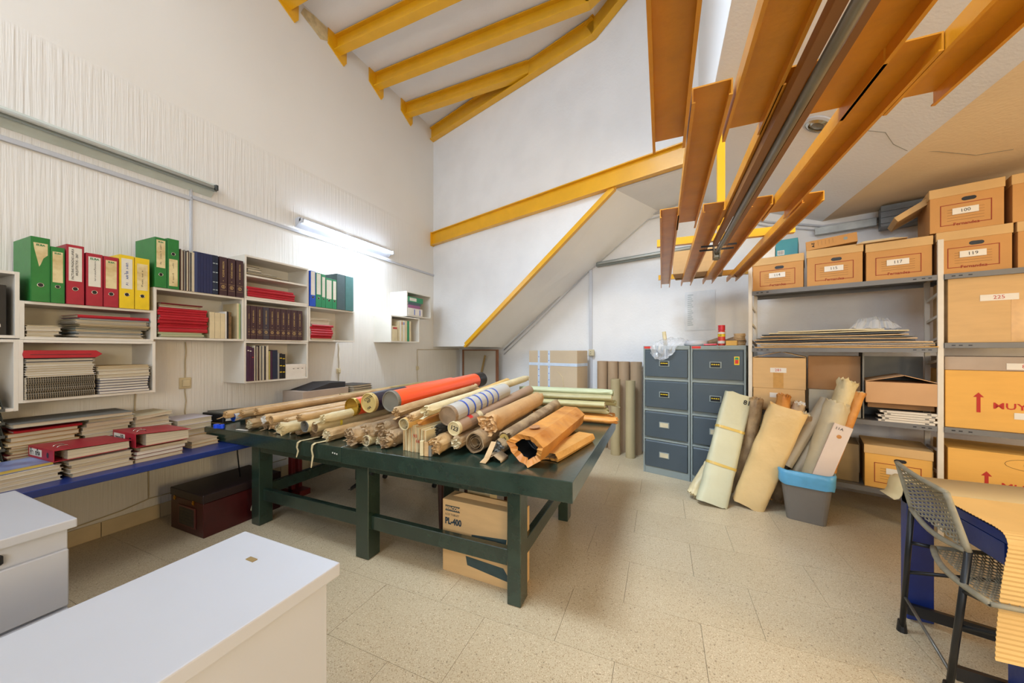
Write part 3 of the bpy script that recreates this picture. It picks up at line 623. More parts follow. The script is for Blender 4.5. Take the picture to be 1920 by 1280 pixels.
# back row
M_olive = mat('olive_folder', (150, 124, 76), .75, .2, 8); M_tanf = mat('tan_folder_dark', (176, 128, 66), .75, .2, 8)
its = []
for k in range(14):
    cm, ds = [(M_tanf, 'tan'), (M_olive, 'olive'), (M_dred, 'dark red'), (M_folder, 'manila'), (M_olive, 'olive'), (M_tanf, 'tan'), (M_folder, 'manila')][k % 7]
    its.append((.25, .25, [.014, .019, .012, .022, .016][k % 5], cm, ds+' file folder', {'fold': False}))
its += [(.25, .25, .026, M_tanf, 'thick tan file folder'), (.26, .25, .022, M_tanf, 'thick tan file folder'), (.25, .25, .014, M_redf, 'bright red file folder')]
its = its[3:]
zb_ = pile(-3.26, .67, its, 'the coloured file pile beside the tray tower', 'coloured file pile', seed=23, jit=.03)
its = [(.215, .26, .024, M_paper, 'white sheaf')]*11
zc_ = pile(-3.27, .945, its, 'the tall white pile left of centre', 'tall white pile', seed=24, jit=.03, cat='papers', name='sheaf', rzj=.12)
t = sheaf((-3.22, .665, max(zb_, zc_)+.006), .47, .30, .022, M_greyf, 'big worn grey-brown portfolio lying over the back piles under the cube', name='portfolio', cat='portfolio', seed=3, warp=.004, rz=R(-2))
zd = pile(-3.27, 1.172, [(.19, .26, .028, M_paper, 'white sheaf')]*8, 'the white pile left of the wall switch', 'white pile by the wall switch', seed=25, jit=.02, cat='papers', name='sheaf', rzj=.1)
sheaf((-3.26, 1.165, zd+.002), .19, .27, .02, M_cream_p, 'cream curled folder topping the white pile left of the wall switch', seed=4, tilt=(R(3), 0))
ze = pile(-3.24, 1.378, [(.24, .27, .018, M_kraft, 'brown document'), (.24, .27, .018, M_kw, 'tan document'), (.24, .27, .018, M_kraft, 'brown document')], 'the pile under the white ring books', 'documents under the white ring books', seed=26, jit=.02)
its = [(.22, .27, .040, mat('lilac_white_page', (206, 198, 204), .8, .1, 10), 'thick white ring book', {'cat': 'book', 'name': 'ring_book'})]*3
ze = stackz(-3.27, 1.390, ze, its, 'the pile of ring books below the wall switch', 'white ring books', seed=27, jit=.015)
sheaf((-3.05, 1.37, ZD), .17, .2, .022, M_kraft, 'brown document just left of the green table corner, lower one', seed=5); sheaf((-3.06, 1.375, ZD+.0225), .165, .2, .024, M_kw, 'tan document just left of the green table corner, upper one', seed=5)
t = T('lever_arch_binder', 'black binder with an orange-lettered white label behind the table corner', 'binder', (-3.27, 1.675, .705), R(5)); t.rotation_euler = (R(-4), R(0), R(4))
MB().box(-.26, 0, 0, .32, 0, .07).build('cover', M_black, t, bevel=.003); lo = MB().box(.0, .001, .02, .13, .012, .058).build('spine_label', ml2, t); letters('OBJ', .026, mat('orange_ink', (205, 90, 50), .7), lo, (.0014, .075, .035), (R(90), 0, R(90)))
MB().box(-.25, -.01, .03, .315, .0701, .082).build('top_sheets', M_greyf, t)
stackz(-3.27, 1.665, ZD, [(.30, .25, .025, M_kraft, 'brown document')]*4, 'the pile under the black binder', 'documents under the black binder', seed=28, jit=.02)
# tray tower
t = T('letter_tray_tower', 'dark grey plastic letter tray tower at the left photo edge', 'tray', (-3.27, .40, ZD))
for k in range(6):
    b = MB(); z0 = k*.072+.002; b.box(-.25, .0, 0, .255, z0, z0+.004); b.prism([Vector((-.25, .251, z0)), Vector((-.01, .251, z0)), Vector((-.07, .251, z0+.062)), Vector((-.25, .251, z0+.062))], (0, .004, 0)); b.prism([Vector((-.25, 0, z0)), Vector((-.01, 0, z0)), Vector((-.07, 0, z0+.062)), Vector((-.25, 0, z0+.062))], (0, .004, 0)); b.box(-.004, 0, .18, .255, z0+.004, z0+.016)
    tr = b.build('tray', mat('dark_grey_plastic', (66, 70, 66), .4, .1, 9), t)
    MB().box(-.24, -.012, .01, .245, z0+.0045, z0+.014+.006*(k % 3)).build('papers', M_cream_p, tr)
sheaf((-3.28, .42, ZD+.436), .22, .2, .04, M_cream_p, 'cream papers lying on top of the tray tower', seed=6)
# carton and books beyond the rolls
t = T('carton', 'grey-beige open carton behind the paper rolls on the blue desk', 'box', (-3.39, 2.24, ZD)); MB().box(0, .29, 0, .52, 0, .30).build('body', mat('greyish_cardboard', (176, 158, 142), .8), t, bevel=.002)
t = T('portfolio', 'flat black portfolio leaning on the carton behind the rolls', 'portfolio', (-3.38, 2.30, .9015)); b = MB(); b.prism([Vector((0, 0, 0)), Vector((0, .44, 0)), Vector((0, .44, .055)), Vector((0, .25, .062))], (.26, 0, 0)); b.build('cover', mat('black_card', (44, 44, 48), .6), t, bevel=.003)
stackz(-3.06, 2.80, ZD, [(.28, .3, .06, M_greyf, 'grey bound volume', {'cat': 'book', 'name': 'volume'})]*3+[(.28, .3, .03, c_blue, 'blue bound volume', {'cat': 'book', 'name': 'volume'}), (.27, .3, .028, mat('teal_card', (36, 70, 92), .6), 'teal bound volume', {'cat': 'book', 'name': 'volume'})]+[(.26, .29, .024, M_black, 'black bound volume', {'cat': 'book', 'name': 'volume'})]*3, 'the pile right of the black portfolio', 'volumes right of the black portfolio', seed=29, jit=.02)
# ================================================================ green work table
ZT = .70
t = T('work_table', 'large dark green wooden work table covered with paper rolls', 'table', (-3.36, 1.56, 0))
MB().box(0, 1.548, 0, 1.62, .603, .698).build('table_top', M_green, t, bevel=.004, seg=2)
MB().box(1.552, 2.99, -.002, 1.62, .60, .70).build('table_top', M_green, t, bevel=.004, seg=2)
b = MB(); b.prism([Vector((.55, .07, .602)), Vector((2.85, .07, .602)), Vector((2.62, .07, .545)), Vector((.65, .07, .545))], (0, .05, 0)); b.prism([Vector((.55, 1.12, .602)), Vector((2.85, 1.12, .602)), Vector((2.62, 1.12, .545)), Vector((.65, 1.12, .545))], (0, .05, 0)); b.build('apron', M_green, t)
for (x0, x1) in ((.55, .64), (1.595, 1.70), (2.635, 2.71)):
    for y0 in (.065, 1.02):
        MB().box(x0, x1, y0, y0+.10, 0, .5995 if x0 > 1 else .602).build('leg', M_green, t, bevel=.004)
for (x0, x1) in ((.64, 1.595), (1.70, 2.635)): MB().box(x0, x1, .09, .13, .18, .265).build('stretcher', M_green, t, bevel=.003)
for x0 in (.575, 2.655): MB().box(x0, x0+.04, .165, 1.02, .20, .285).build('side_rail', M_green, t, bevel=.003)
b = MB(); b.tube([(1.70, .09, .53), (1.712, .09, .53)], .012, 10); b.build('bolt', M_black, t)
b = MB()
for k in range(3): b.box(1.47+k*.018, 1.478+k*.018, -.0012, .001, .652-k*.002, .660-k*.002)
b.build('staple', M_paper, t)
# ================================================================ rolls
def roll(P0, P1, r, m, label, style='crush', rough=.10, sq=1.0, seed=0, name='paper_roll', cat='paper roll', group=None, inner=None, num=None, bands=None, ribs=0, flare=0, tw=0):
    P0, P1 = Vector(P0), Vector(P1); d = P1-P0; L_ = d.length; rr = random.Random(seed*13+5)
    t = T(name, label, cat, P0, 0, group); t.rotation_euler = d.to_track_quat('Y', 'Z').to_euler()
    n = 22; M_ = 16; off = Vector((seed*3.1, 0, 0))
    def rad(a, y):
        c, s = math.cos(a), math.sin(a)
        q = noise.noise(Vector((c*1.6, s*1.6, y*5))+off)*rough+noise.noise(Vector((c*5, s*5, y*16))+off)*rough*.35
        e = 0
        if style == 'crush' or style == 'torn':
            w_ = max(0, 1-min(y, L_-y)/.09); e = w_*(-.12+.55*noise.noise(Vector((c*2.4, s*2.4, y*22+seed)))+.2*noise.noise(Vector((c*7, s*7, y*50+seed))))
        if ribs: q += .02*math.cos(a*ribs)
        return r*(1+q+e+flare*max(0, 1-y/.25))
    rows = []
    ys = [0, .008, .02, .04, .07]+[.10+(L_-.20)*k/M_ for k in range(M_+1)]+[L_-.06, L_-.03, L_-.01, L_]
    for y in ys:
        row = []
        for k in range(n+1):
            a = 2*math.pi*(k % n)/n; q = rad(a, y); yy = y
            if style in ('crush', 'torn') and y < .03: yy = y+.022*noise.noise(Vector((math.cos(a)*3, math.sin(a)*3, seed+9)))-.01
            row.append(Vector((math.cos(a)*q, yy, math.sin(a)*q*sq)))
        rows.append(row)
    b = MB(); b.strip(rows)
    b.face([v.copy() for v in rows[-1][:-1]])
    b.build('wrapper', m, t, smooth=True)
    im = inner or M_cream_p
    if style in ('crush', 'torn'):
        b = MB(); prev = [v.copy() for v in rows[0]]; rings = [prev]
        for q, dy in ((.8, .012), (.6, -.004), (.38, .016), (.15, .006)):
            rings.append([Vector((v.x*(q+.12*noise.noise(Vector((v.x*60, v.z*60, q*9+seed)))), v.y+dy+.012*noise.noise(Vector((v.x*90, v.z*90, q*5))), v.z*q)) for v in prev[:-1]]); rings[-1].append(rings[-1][0].copy())
        b.strip(rings); b.face([v.copy() for v in rings[-1][:-1]][::-1]); b.build('crumpled_end', m if style == 'crush' else im, t)
        if rr.random() < .5 and style == 'crush':
            b = MB(); a = rr.uniform(3.6, 5.6); c, s = math.cos(a), math.sin(a); p = []
            for j in range(5): p.append([Vector((c*r*(.9+.25*j*.2)+rr.uniform(-.004, .004)+w_, -.012*j, s*r*sq*(.9-.05*j)-.004*j)) for w_ in (-.012, .0, .012)])
            b.strip(p); b.build('loose_flap', m, t, solid=.001)
    elif style == 'open':
        b = MB(); q = .86
        b.strip([[v.copy() for v in rows[0]], [Vector((v.x*q, v.y, v.z*q)) for v in rows[0]], [Vector((v.x*q, .25, v.z*q)) for v in rows[0]]]); b.face([Vector((v.x*q, .25, v.z*q)) for v in rows[0][:-1]]); b.build('tube_wall', im, t, smooth=False)
        b = MB(); sp = []
        for k in range(46):
            a = k/46*math.pi*4.6+seed; q = r*(.80-.42*k/46); sp.append((math.cos(a)*q, math.sin(a)*q*sq))
        b.strip([[Vector((x, .004+.006*rr.random(), z)) for x, z in sp], [Vector((x, .2, z)) for x, z in sp]]); b.build('inner_spiral', im, t, solid=.0012)
    elif style == 'cap':
        cm = inner or M_chrome
        b = MB(); q = r*1.03; prof = [(q, .02), (q, -.004), (q*.97, -.008), (q*.90, -.008), (q*.88, -.001), (0.001, -.001)]
        b.strip([[Vector((math.cos(2*math.pi*k/28)*a, y, math.sin(2*math.pi*k/28)*a)) for k in range(29)] for a, y in prof]); co = b.build('end_cap', cm, t, smooth=False)
        if num:
            lm = num[1]
            lines = num[0].split('\n')
            for i, s_ in enumerate(lines): letters(s_, num[2], lm, co, (0, -.0022, (len(lines)-1)*num[2]*.5-i*num[2]), (R(90), 0, 0) if len(num) < 4 else (R(90), R(num[3]), 0), bold=num[2]*.02)
    if bands:
        bm_, lst = bands[0], bands[1:]
        for y, w_ in lst:
            b = MB(); b.strip([[Vector((math.cos(2*math.pi*k/28)*(r*1.06), yy, math.sin(2*math.pi*k/28)*(r*1.06*sq))) for k in range(29)] for yy in (y, y+w_)]); b.build('tape_band', bm_, t, smooth=True)
    return t
def RP(u, v, z, r, t1, m, label, style='crush', z1=None, dx=0, **k):
    p = atz(u, v, z); p1 = Vector((p.x+dx, t1, z if z1 is None else z1)); return roll(p, p1, r, m, label, style, **k)
M_dkk = mat('dark_worn_kraft', (172, 144, 106), .6, .3, 9, .8, 28, alt=(128, 102, 72), objvar=.15)
M_creamroll = mat('cream_roll_paper', (214, 196, 152), .5, .2, 7, .5, 30, objvar=.08)
M_oran = mat('orange_plastic_tube', (240, 84, 32), .3, .05, 4, coat=.3)
M_gcap = mat('gold_cap_metal', (190, 160, 70), .25, .2, 12, metal=.9)
M_gycap = mat('grey_cap', (118, 112, 98), .5, .1, 12)
M_ycap = mat('yellow_paper_cap', (196, 170, 104), .5, .15, 14)
# bottom layer
xs = []; x = -3.10; k = 0
rb = random.Random(11)
while x < -.95:
    r = rb.uniform(.032, .044); x += r
    if -1.50 < x < -1.25: x += r; continue
    y0 = rb.uniform(1.62, 1.72) if x > -2.9 else 1.75
    m = [M_kraft, M_dkk, M_creamroll, M_kraft, M_dkk][k % 5]; ds = ['brown kraft', 'dark worn', 'cream', 'brown kraft', 'dark worn'][k % 5]
    st = ['crush', 'crush', 'open', 'torn', 'crush'][k % 5]
    roll((x, y0, ZT+r*.98), (x+rb.uniform(-.02, .02), rb.uniform(2.75, 2.95), ZT+r), r*.93, m, '%s paper roll, %s from the left lying directly on the green table' % (ds, ordn(k+1) if k < 20 else 'one of the last'), st, seed=k, group='bottom layer of rolls', rough=.16)
    x += r+.004; k += 1
    if k > 19: break
# left bundle on top: long rolls parallel to the wall
G = 'long rolls of the left bundle'
RP(483, 771, .835, .030, 3.05, M_kraft, 'long kraft roll highest in the left bundle, twisted end', z1=.85, seed=31, group=G, rough=.015)
RP(508, 787, .815, .028, 3.0, M_kraft, 'kraft roll with a round paper end, front of the left bundle', z1=.825, seed=32, group=G, rough=.015, style='open', inner=M_kraft)
RP(497, 786, .79, .034, 2.95, M_kraft, 'kraft roll showing folded white sheets at its end', z1=.80, seed=33, group=G, rough=.02, style='torn', inner=M_paper)
RP(455, 776, .80, .030, 2.95, M_kraft, 'kraft roll bent behind the small blue roll holder', z1=.81, seed=34, group=G)
RP(437, 782, .775, .034, 2.9, mat('silver_paper', (188, 188, 184), .35, .1, 8, .2, 30), 'white glossy roll with a blue open end near the table corner', z1=.78, seed=35, group=G, style='open', inner=c_blue)
RP(425, 777, .80, .032, 2.9, M_kraft, 'leftmost kraft roll touching the black binder', z1=.81, seed=36, group=G)
RP(540, 790, .80, .030, 2.9, M_kraft, 'thin kraft roll behind the torn cream roll', z1=.82, seed=37, group=G, rough=.015)
RP(528, 803, .785, .036, 2.6, M_creamroll, 'torn cream roll with a ragged rim', z1=.79, seed=38, group=G, style='torn', inner=M_creamroll, rough=.14)
RP(571, 799, .79, .040, 2.7, M_creamroll, 'cream roll with a round open grey mouth', z1=.80, seed=39, group=G, style='open', inner=M_greyf)
RP(590, 801, .785, .034, 2.7, M_creamroll, 'cream roll with a brown open mouth and a yellow sticker', z1=.80, seed=40, group=G, style='open', inner=M_dkk, bands=(mat('yellow_sticker', (226, 206, 70), .6), (.17, .02)))
RP(607, 785, .84, .032, 2.9, M_creamroll, 'cream roll above the open-mouthed ones', z1=.86, seed=41, group=G, rough=.015)
RP(563, 783, .85, .026, 3.0, M_kraft, 'thin long kraft tube on top of the left bundle', z1=.86, seed=42, group=G, rough=.015)
roll(atz(640, 742, .83), atz(800, 717, .86), .022, mat('bamboo_brown', (176, 156, 104), .6, .2, 12), 'thin tan roll lying crosswise behind the orange tubes', 'crush', seed=43, rough=.05)
# the capped tubes
RP(733, 752, .95, .070, 3.12, M_oran, 'big orange tube with a grey end cap and black far cap', 'cap', z1=1.00, rough=0, inner=M_gycap, seed=50, cat='tube', name='document_tube')
tb = [o for o in bpy.data.objects if o.get('label') == 'big orange tube with a grey end cap and black far cap'][0]
L_ = (Vector((atz(733, 752, .95).x, 3.12, 1.0))-atz(733, 752, .95)).length
b = MB(); b.tube([(0, L_-.13, 0), (0, L_+.004, 0)], .0722, 26); b.build('far_cap', M_black, tb, smooth=False)
RP(692, 755, .925, .068, 2.9, M_oran, 'tube with a yellow lettered cap and a black front sleeve', 'cap', z1=.96, rough=0, inner=M_ycap, seed=51, cat='tube', name='document_tube', num=('CTICOM\nREF\n\n10A', M_ink, .024, -30))
tb = [o for o in bpy.data.objects if o.get('label', '').startswith('tube with a yellow lettered cap')][0]
b = MB(); b.tube([(0, .022, 0), (0, .36, 0)], .0705, 26); b.build('black_sleeve', mat('black_tube', (40, 38, 52), .35), tb, smooth=False)
RP(660, 763, .885, .064, 2.9, M_oran, 'orange tube with a shiny gold end cap', 'cap', z1=.90, rough=0, inner=M_gcap, seed=52, cat='tube', name='document_tube')
RP(650, 781, .805, .052, 2.8, mat('grey_blue_tube', (92, 98, 116), .4), 'blue-grey tube with a black rimmed cap beneath the gold capped tube', 'cap', z1=.82, rough=0, inner=mat('black_grey_cap', (66, 68, 80), .35), seed=53, cat='tube', name='document_tube')
RP(840, 779, .915, .058, 2.5, mat('silver_grey_tube', (178, 174, 166), .45, .06, 8), 'grey-white tube wrapped with blue stripes and a clear cap', 'cap', z1=.975, rough=0, inner=mat('clear_cap', (150, 126, 100), .2, .3, 14), seed=54, cat='tube', name='document_tube', bands=(c_blue, (.13, .012), (.215, .012), (.30, .012), (.385, .012), (.47, .012), (.555, .012)))
RP(852, 803, .845, .041, 2.95, mat('brown_tube', (160, 130, 104), .5, .1, 8), 'brown tube with the number 123 on its round cap', 'cap', z1=.935, rough=0, inner=mat('cream_cap', (206, 190, 146), .5), seed=55, cat='tube', name='document_tube', num=('123', M_ink, .036, 15), bands=(M_creamroll, (.23, .05)))
tb = [o for o in bpy.data.objects if o.get('label', '').startswith('brown tube with the number 123')][0]
b = MB(); b.strip([[Vector((math.cos(a)*.0418, y, math.sin(a)*.0418)) for a in (.7, .95, 1.2, 1.45)] for y in (.13, .15, .17)]); b.build('red_sticker', mat('red_sticker', (210, 50, 40), .5), tb)
# centre heap
RP(757, 795, .865, .036, 3.1, mat('ribbed_yellow_cardboard', (214, 170, 98), .7, .1, 9), 'ribbed yellow cardboard roll with an open teardrop mouth', 'open', z1=.985, ribs=22, rough=.08, seed=56, inner=M_creamroll)
RP(786, 800, .835, .034, 2.9, M_kraft2, 'kraft roll with a handwritten number beside the ribbed yellow roll', z1=.93, seed=57, rough=.06)
RP(800, 770, .955, .030, 3.2, M_creamroll, 'long pale roll lying against the big orange tube', 'crush', z1=1.02, seed=58, rough=.04)
RP(744, 772, .90, .034, 2.8, M_kraft, 'kraft roll just under the big orange tube', z1=.95, seed=59)
G = 'crumpled rolls of the centre heap'
RP(715, 806, .80, .050, 2.6, M_dkk, 'dark crumpled roll below the grey capped orange tube', z1=.84, seed=60, group=G, rough=.2)
RP(688, 812, .775, .052, 2.6, M_dkk, 'crumpled brown roll with scribbled end below the lettered cap', z1=.80, seed=61, group=G, rough=.2)
RP(660, 818, .765, .052, 2.5, M_dkk, 'crumpled brown roll below the blue-grey tube', z1=.79, seed=62, group=G, rough=.22)
RP(733, 822, .755, .046, 2.5, M_dkk, 'bent crumpled roll just left of the fan-folded bundle', z1=.77, seed=63, group=G, rough=.2)
RP(820, 812, .80, .050, 2.6, mat('black_crumpled_paper', (62, 58, 48), .6, .3, 14, .8, 30), 'dark crumpled package under the number 123 tube', z1=.86, seed=64, group=G, rough=.2)
RP(815, 834, .765, .048, 2.5, M_kraft, 'kraft roll with split end right of the fan-folded bundle', z1=.78, seed=65, group=G, rough=.14)
RP(890, 830, .765, .060, 2.6, M_dkk, 'dark open roll with many thin layers at the table front', 'open', z1=.78, seed=66, group=G, rough=.10, inner=M_dkk)
RP(935, 838, .75, .042, 2.4, M_dkk, 'ragged dark roll under the roll marked 25', 'torn', z1=.76, seed=67, group=G, rough=.2, inner=M_greyf)
RP(855, 830, .77, .035, 2.5, M_dkk, 'thin torn roll left of the dark open roll', 'torn', z1=.78, seed=68, group=G, rough=.2)
RP(770, 782, .915, .026, 2.9, M_kraft, 'narrow kraft roll beside the big orange tube', z1=.98, seed=69, rough=.05)
# fan-folded bundle
p = atz(757, 832, .77)
t = T('folded_bundle', 'fan-folded brown paper bundle with red scribbles at the table front', 'paper bundle', (p.x-.085, 1.655, ZT+.001), R(-3))
rb2 = random.Random(3)
for k in range(17):
    h = .150-.02*abs(k-7)/8+rb2.uniform(-.006, .006); x0 = k*.0102
    b = MB(); b.prism([Vector((x0, rb2.uniform(-.006, .004), 0)), Vector((x0+.0085, rb2.uniform(-.006, .004), 0)), Vector((x0+.0085+rb2.uniform(-.003, .003), rb2.uniform(-.004, .004), h)), Vector((x0+rb2.uniform(-.003, .003), .002, h))], (0, .8, .0)); b.build('fold', M_creamroll if k % 3 else M_kraft, t)
for i, (s_, x_, z_) in enumerate((('93', .10, .095), ('66', .12, .068))): letters(s_, .03, M_redink, t, (x_, -.009, z_), (R(90), 0, 0))
t = T('wood_slats', 'short pale wooden slats standing right of the fan-folded bundle', 'wood', (atz(797, 850, .701).x, 1.60, ZT+.001), R(8))
for k, (w_, h, m) in enumerate(((.022, .085, M_creamroll), (.026, .080, M_kraft), (.018, .06, M_greyf))): MB().box(k*.027, k*.027+w_, 0, .02, 0, h).build('slat', m, t, bevel=.002)
# right packages
RP(915, 796, .855, .060, 2.75, mat('tan_kraft_package', (188, 146, 96), .6, .12, 7, .35, 30), 'thick tan kraft package with a crushed brown end', z1=.89, seed=70, rough=.07, flare=.12)
RP(948, 821, .785, .042, 3.0, M_dkk, 'worn brown roll with 25 on its end, between two packages', z1=.83, seed=71, rough=.10)
tb = [o for o in bpy.data.objects if o.get('label', '').startswith('worn brown roll with 25')][0]
b = MB(); b.face([Vector((math.cos(a*.4488)*.030, -.02, math.sin(a*.4488)*.030)) for a in range(14)]); lo = b.build('end_label', mat('mustard_label', (178, 148, 76), .7), tb); letters('25', .026, M_ink, lo, (0, -.0205, 0), (R(90), R(-30), 0), bold=.0006)
# the big envelope
def envelope(P0, P1, prof, m, label, seed, open_=True, name='kraft_package', inner=None):
    P0, P1 = Vector(P0), Vector(P1); d = P1-P0; L_ = d.length
    t = T(name, label, 'package', P0); t.rotation_euler = d.to_track_quat('Y', 'Z').to_euler(); rr = random.Random(seed)
    n = len(prof); K = 5; P = []
    for i in range(n):
        a, c = Vector((prof[i][0], 0, prof[i][1])), Vector((prof[(i+1) % n][0], 0, prof[(i+1) % n][1]))
        for j in range(K): P.append(a.lerp(c, j/K))
    P.append(P[0])
    rows = []
    for y in [0, .02, .05]+[.10+(L_-.16)*k/10 for k in range(11)]+[L_]:
        w_ = max(0, 1-y/.06); row = []
        for i, q in enumerate(P[:-1]):
            nz = noise.noise(Vector((q.x*20, q.z*20, y*9+seed)))*.006
            row.append(Vector((q.x*(1-.05*w_)+nz, y+w_*.03*noise.noise(Vector((q.x*24, q.z*24, seed))), q.z+nz*.7)))
        row.append(row[0].copy()); rows.append(row)
    b = MB(); b.strip(rows); b.face([v.copy() for v in rows[-1][:-1]]); b.build('wrapper', m, t, solid=.0)
    c = sum((v for v in rows[0][:-1]), Vector())/(len(rows[0])-1)
    b = MB(); r1 = [c+(v-c)*.62+Vector((0, .02+.02*noise.noise(v*60), 0)) for v in rows[0][:-1]]; r1.append(r1[0].copy()); b.strip([[v.copy() for v in rows[0]], r1]); b.build('folded_rim', m, t)
    r2 = [c+(v-c)*.6+Vector((0, .16, 0)) for v in rows[0][:-1]]; b = MB(); b.strip([[v.copy() for v in r1], r2+[r2[0].copy()]]); b.face(r2[::-1]); b.build('dark_inside', inner or M_black, t)
    return t
p = atz(988, 838, .795)
e1 = envelope((p.x, 1.66, .792), (p.x+.01, 2.60, .80), [(-.112, .028), (-.05, .070), (.045, .066), (.104, .018), (.088, -.05), (.02, -.090), (-.055, -.050)], M_kraft2, 'large orange-brown kraft envelope package with an open dark mouth', 5)
b = MB(); b.face([Vector((-.01+math.cos(a*.4488)*.028, .17+math.sin(a*.4488)*.045, .0785)) for a in range(14)]); b.build('tape_patch', mat('shiny_tape', (190, 130, 80), .12, .2, 30), e1)
p = atz(1040, 850, .726)
e2 = envelope((-.555, 1.80, .728), (-.46, 2.30, .728), [(-.06, 0), (-.045, .026), (.05, .024), (.066, -.004), (.05, -.026), (-.05, -.026)], mat('ribbed_kraft', (200, 144, 70), .7, .12, 9, .4, 60), 'small flat kraft package lying beside the large envelope', 6, inner=M_kraft)
# khaki rolls across the back corner of the table
M_khaki = mat('khaki_paper', (168, 158, 112), .55, .15, 6, .3, 20, objvar=.12); M_khaki2 = mat('pale_green_paper', (172, 176, 140), .6, .12, 6, .3, 20)
for k, (z_, y0, m, x1, ds) in enumerate(((.731, 2.90, M_kraft2, -.34, 'orange kraft'), (.788, 2.99, M_khaki, -.42, 'khaki'), (.842, 2.95, M_khaki, -.43, 'khaki'), (.895, 2.99, M_khaki, -.38, 'khaki'), (.935, 3.06, M_khaki2, -.39, 'pale green'), (.84, 3.09, M_khaki, -.37, 'khaki'), (.732, 3.09, M_kraft2, -.38, 'orange kraft'))):
    roll((x1, y0, z_), (x1-.82, y0-.03, z_), .046, m, '%s flattened roll, %s in the crosswise pile at the table back corner' % (ds, ['lowest', 'second', 'third', 'fourth', 'topmost', 'rear middle', 'rear lowest'][k]), 'open' if k in (2, 3) else 'crush', sq=.58, seed=80+k, rough=.08, group='crosswise rolls at the back corner')
# torn strips and little things at the table edge
def tear(u, v, z, pts, label, m=M_kraft):
    p = atz(u, v, z); b = MB(); b.strip([[Vector(q)+Vector((-w_, 0, 0)), Vector(q)+Vector((w_, 0, 0))] for q, w_ in pts])
    tag(b.build('torn_paper', m, loc=p, solid=.0012), label, 'paper')
p = atz(560, 826, .702)
for (x_, lab, dd) in ((p.x, 'small torn paper strip curling over the table edge, left one', .06), (atz(598, 828, .70).x, 'long torn paper strip hanging over the table edge, right one', .11)):
    b = MB(); b.strip([[Vector((-w_+o, y, z)), Vector((w_+o, y, z))] for o, y, z, w_ in ((.06, .09, .012, .014), (.03, .03, .004, .012), (.01, -.004, .002, .010), (0, -.016, -.01, .009), (-.006, -.017, -.04, .007), (.004, -.016, -.045-dd*.3, .008), (-.008, -.019, -.045-dd, .004))])
    tag(b.build('torn_paper', M_creamroll, loc=(x_, 1.56, ZT), solid=.0012), lab, 'paper')
b = MB(); b.strip([[Vector((0, 0, .10)), Vector((.03, 0, .10))], [Vector((-.02, -.05, .02)), Vector((.012, -.05, .02))], [Vector((-.032, -.075, .003)), Vector((.004, -.078, .003))]])
q = atz(900, 868, .70); tag(b.build('kraft_flap', M_kraft, loc=(q.x+.03, q.y+.075, ZT), solid=.002), 'loose kraft strip standing in front of the dark open roll', 'paper')
b = MB(); rows = []
for k in range(10):
    a = math.pi*k/9; rows.append([Vector((.05*math.cos(a), y, .012+.035*math.sin(a)*(.8+.2*math.sin(k*2)))) for y in (0, .05, .1)])
b.strip(rows); q = atz(925, 862, .71); tag(b.build('torn_paper', M_dkk, loc=(q.x, 1.66, ZT-.008), solid=.003, smooth=True), 'curled torn kraft arch beside the loose strip', 'paper')
t = T('tape_holder', 'bright blue plastic tape holder at the left end of the green table', 'tape holder', (*atz(413, 803, .70)[:2], ZT+.001), R(10))
b = MB(); b.tube([(-.035, 0, .0), (-.035, 0, .03)], .02, 16); b.tube([(.02, 0, 0), (.02, 0, .032)], .014, 16); b.box(-.035, .03, -.012, .012, 0, .024); b.build('body', mat('bright_blue_plastic', (30, 80, 230), .35), t, bevel=.002)
b = MB(); b.prism([Vector((0, 0, 0)), Vector((.10, .012, 0)), Vector((.10, .03, 0)), Vector((0, .018, 0))], (0, 0, .003)); tag(b.build('paper_slip', M_paper, loc=(*atz(442, 806, .70)[:2], ZT+.001)), 'white slip of paper lying on the green table near the blue holder', 'paper')
# ================================================================ under the table
t = T('tablet_box', 'cardboard box printed PL-400 standing under the green table', 'box', (-1.19, 1.735, 0), R(-1.5))
MB().box(0, .50, 0, .13, 0, .42).build('body', M_card, t, bevel=.002)
b = MB(); b.prism([Vector((.03, .06, .42)), Vector((.47, .06, .42)), Vector((.45, .07, .44)), Vector((.10, .07, .445))], (0, .003, 0)); b.build('flap', M_card, t)
lo = MB().box(.02, .12, -.0012, -.0002, .355, .388).build('logo_panel', mat('dark_print', (70, 74, 70), .7), t); letters('WACOM', .026, M_card, lo, (.07, -.0016, .3715), (R(90), 0, 0), bold=.0012)
letters('LCD TABLET', .017, mat('dark_print', (70, 74, 70)), t, (.02, -.0012, .335), (R(90), 0, 0), align='LEFT')
letters('PL-400', .05, mat('blue_black_print', (40, 56, 66), .7), t, (.018, -.0012, .295), (R(90), 0, 0), align='LEFT', bold=.0022, sx=.8)
b = MB(); b.prism([Vector((.20, -.0006, .25)), Vector((.42, -.0006, .27)), Vector((.40, -.0006, .15)), Vector((.19, -.0006, .16))], (0, -.0005, 0)); b.prism([Vector((.16, -.0006, .12)), Vector((.40, -.0006, .11)), Vector((.45, -.0006, .04)), Vector((.17, -.0006, .07))], (0, -.0005, 0)); pr = b.build('printed_picture', mat('teal_print', (52, 70, 70), .7, .2, 20), t)
b = MB(); b.prism([Vector((.24, -.0013, .235)), Vector((.36, -.0013, .245)), Vector((.34, -.0013, .18)), Vector((.23, -.0013, .18))], (0, -.0005, 0)); b.build('printed_screen', mat('brown_print', (120, 84, 50), .7), pr)
t = T('carton', 'small white open carton behind the printed tablet box', 'box', (-1.13, 1.92, 0)); MB().box(0, .16, 0, .1, 0, .455).build('body', M_cream_p, t, bevel=.002)
t = T('wooden_stool', 'dark brown stool with tapered legs beneath the green table', 'stool', (-1.40, 2.02, 0))
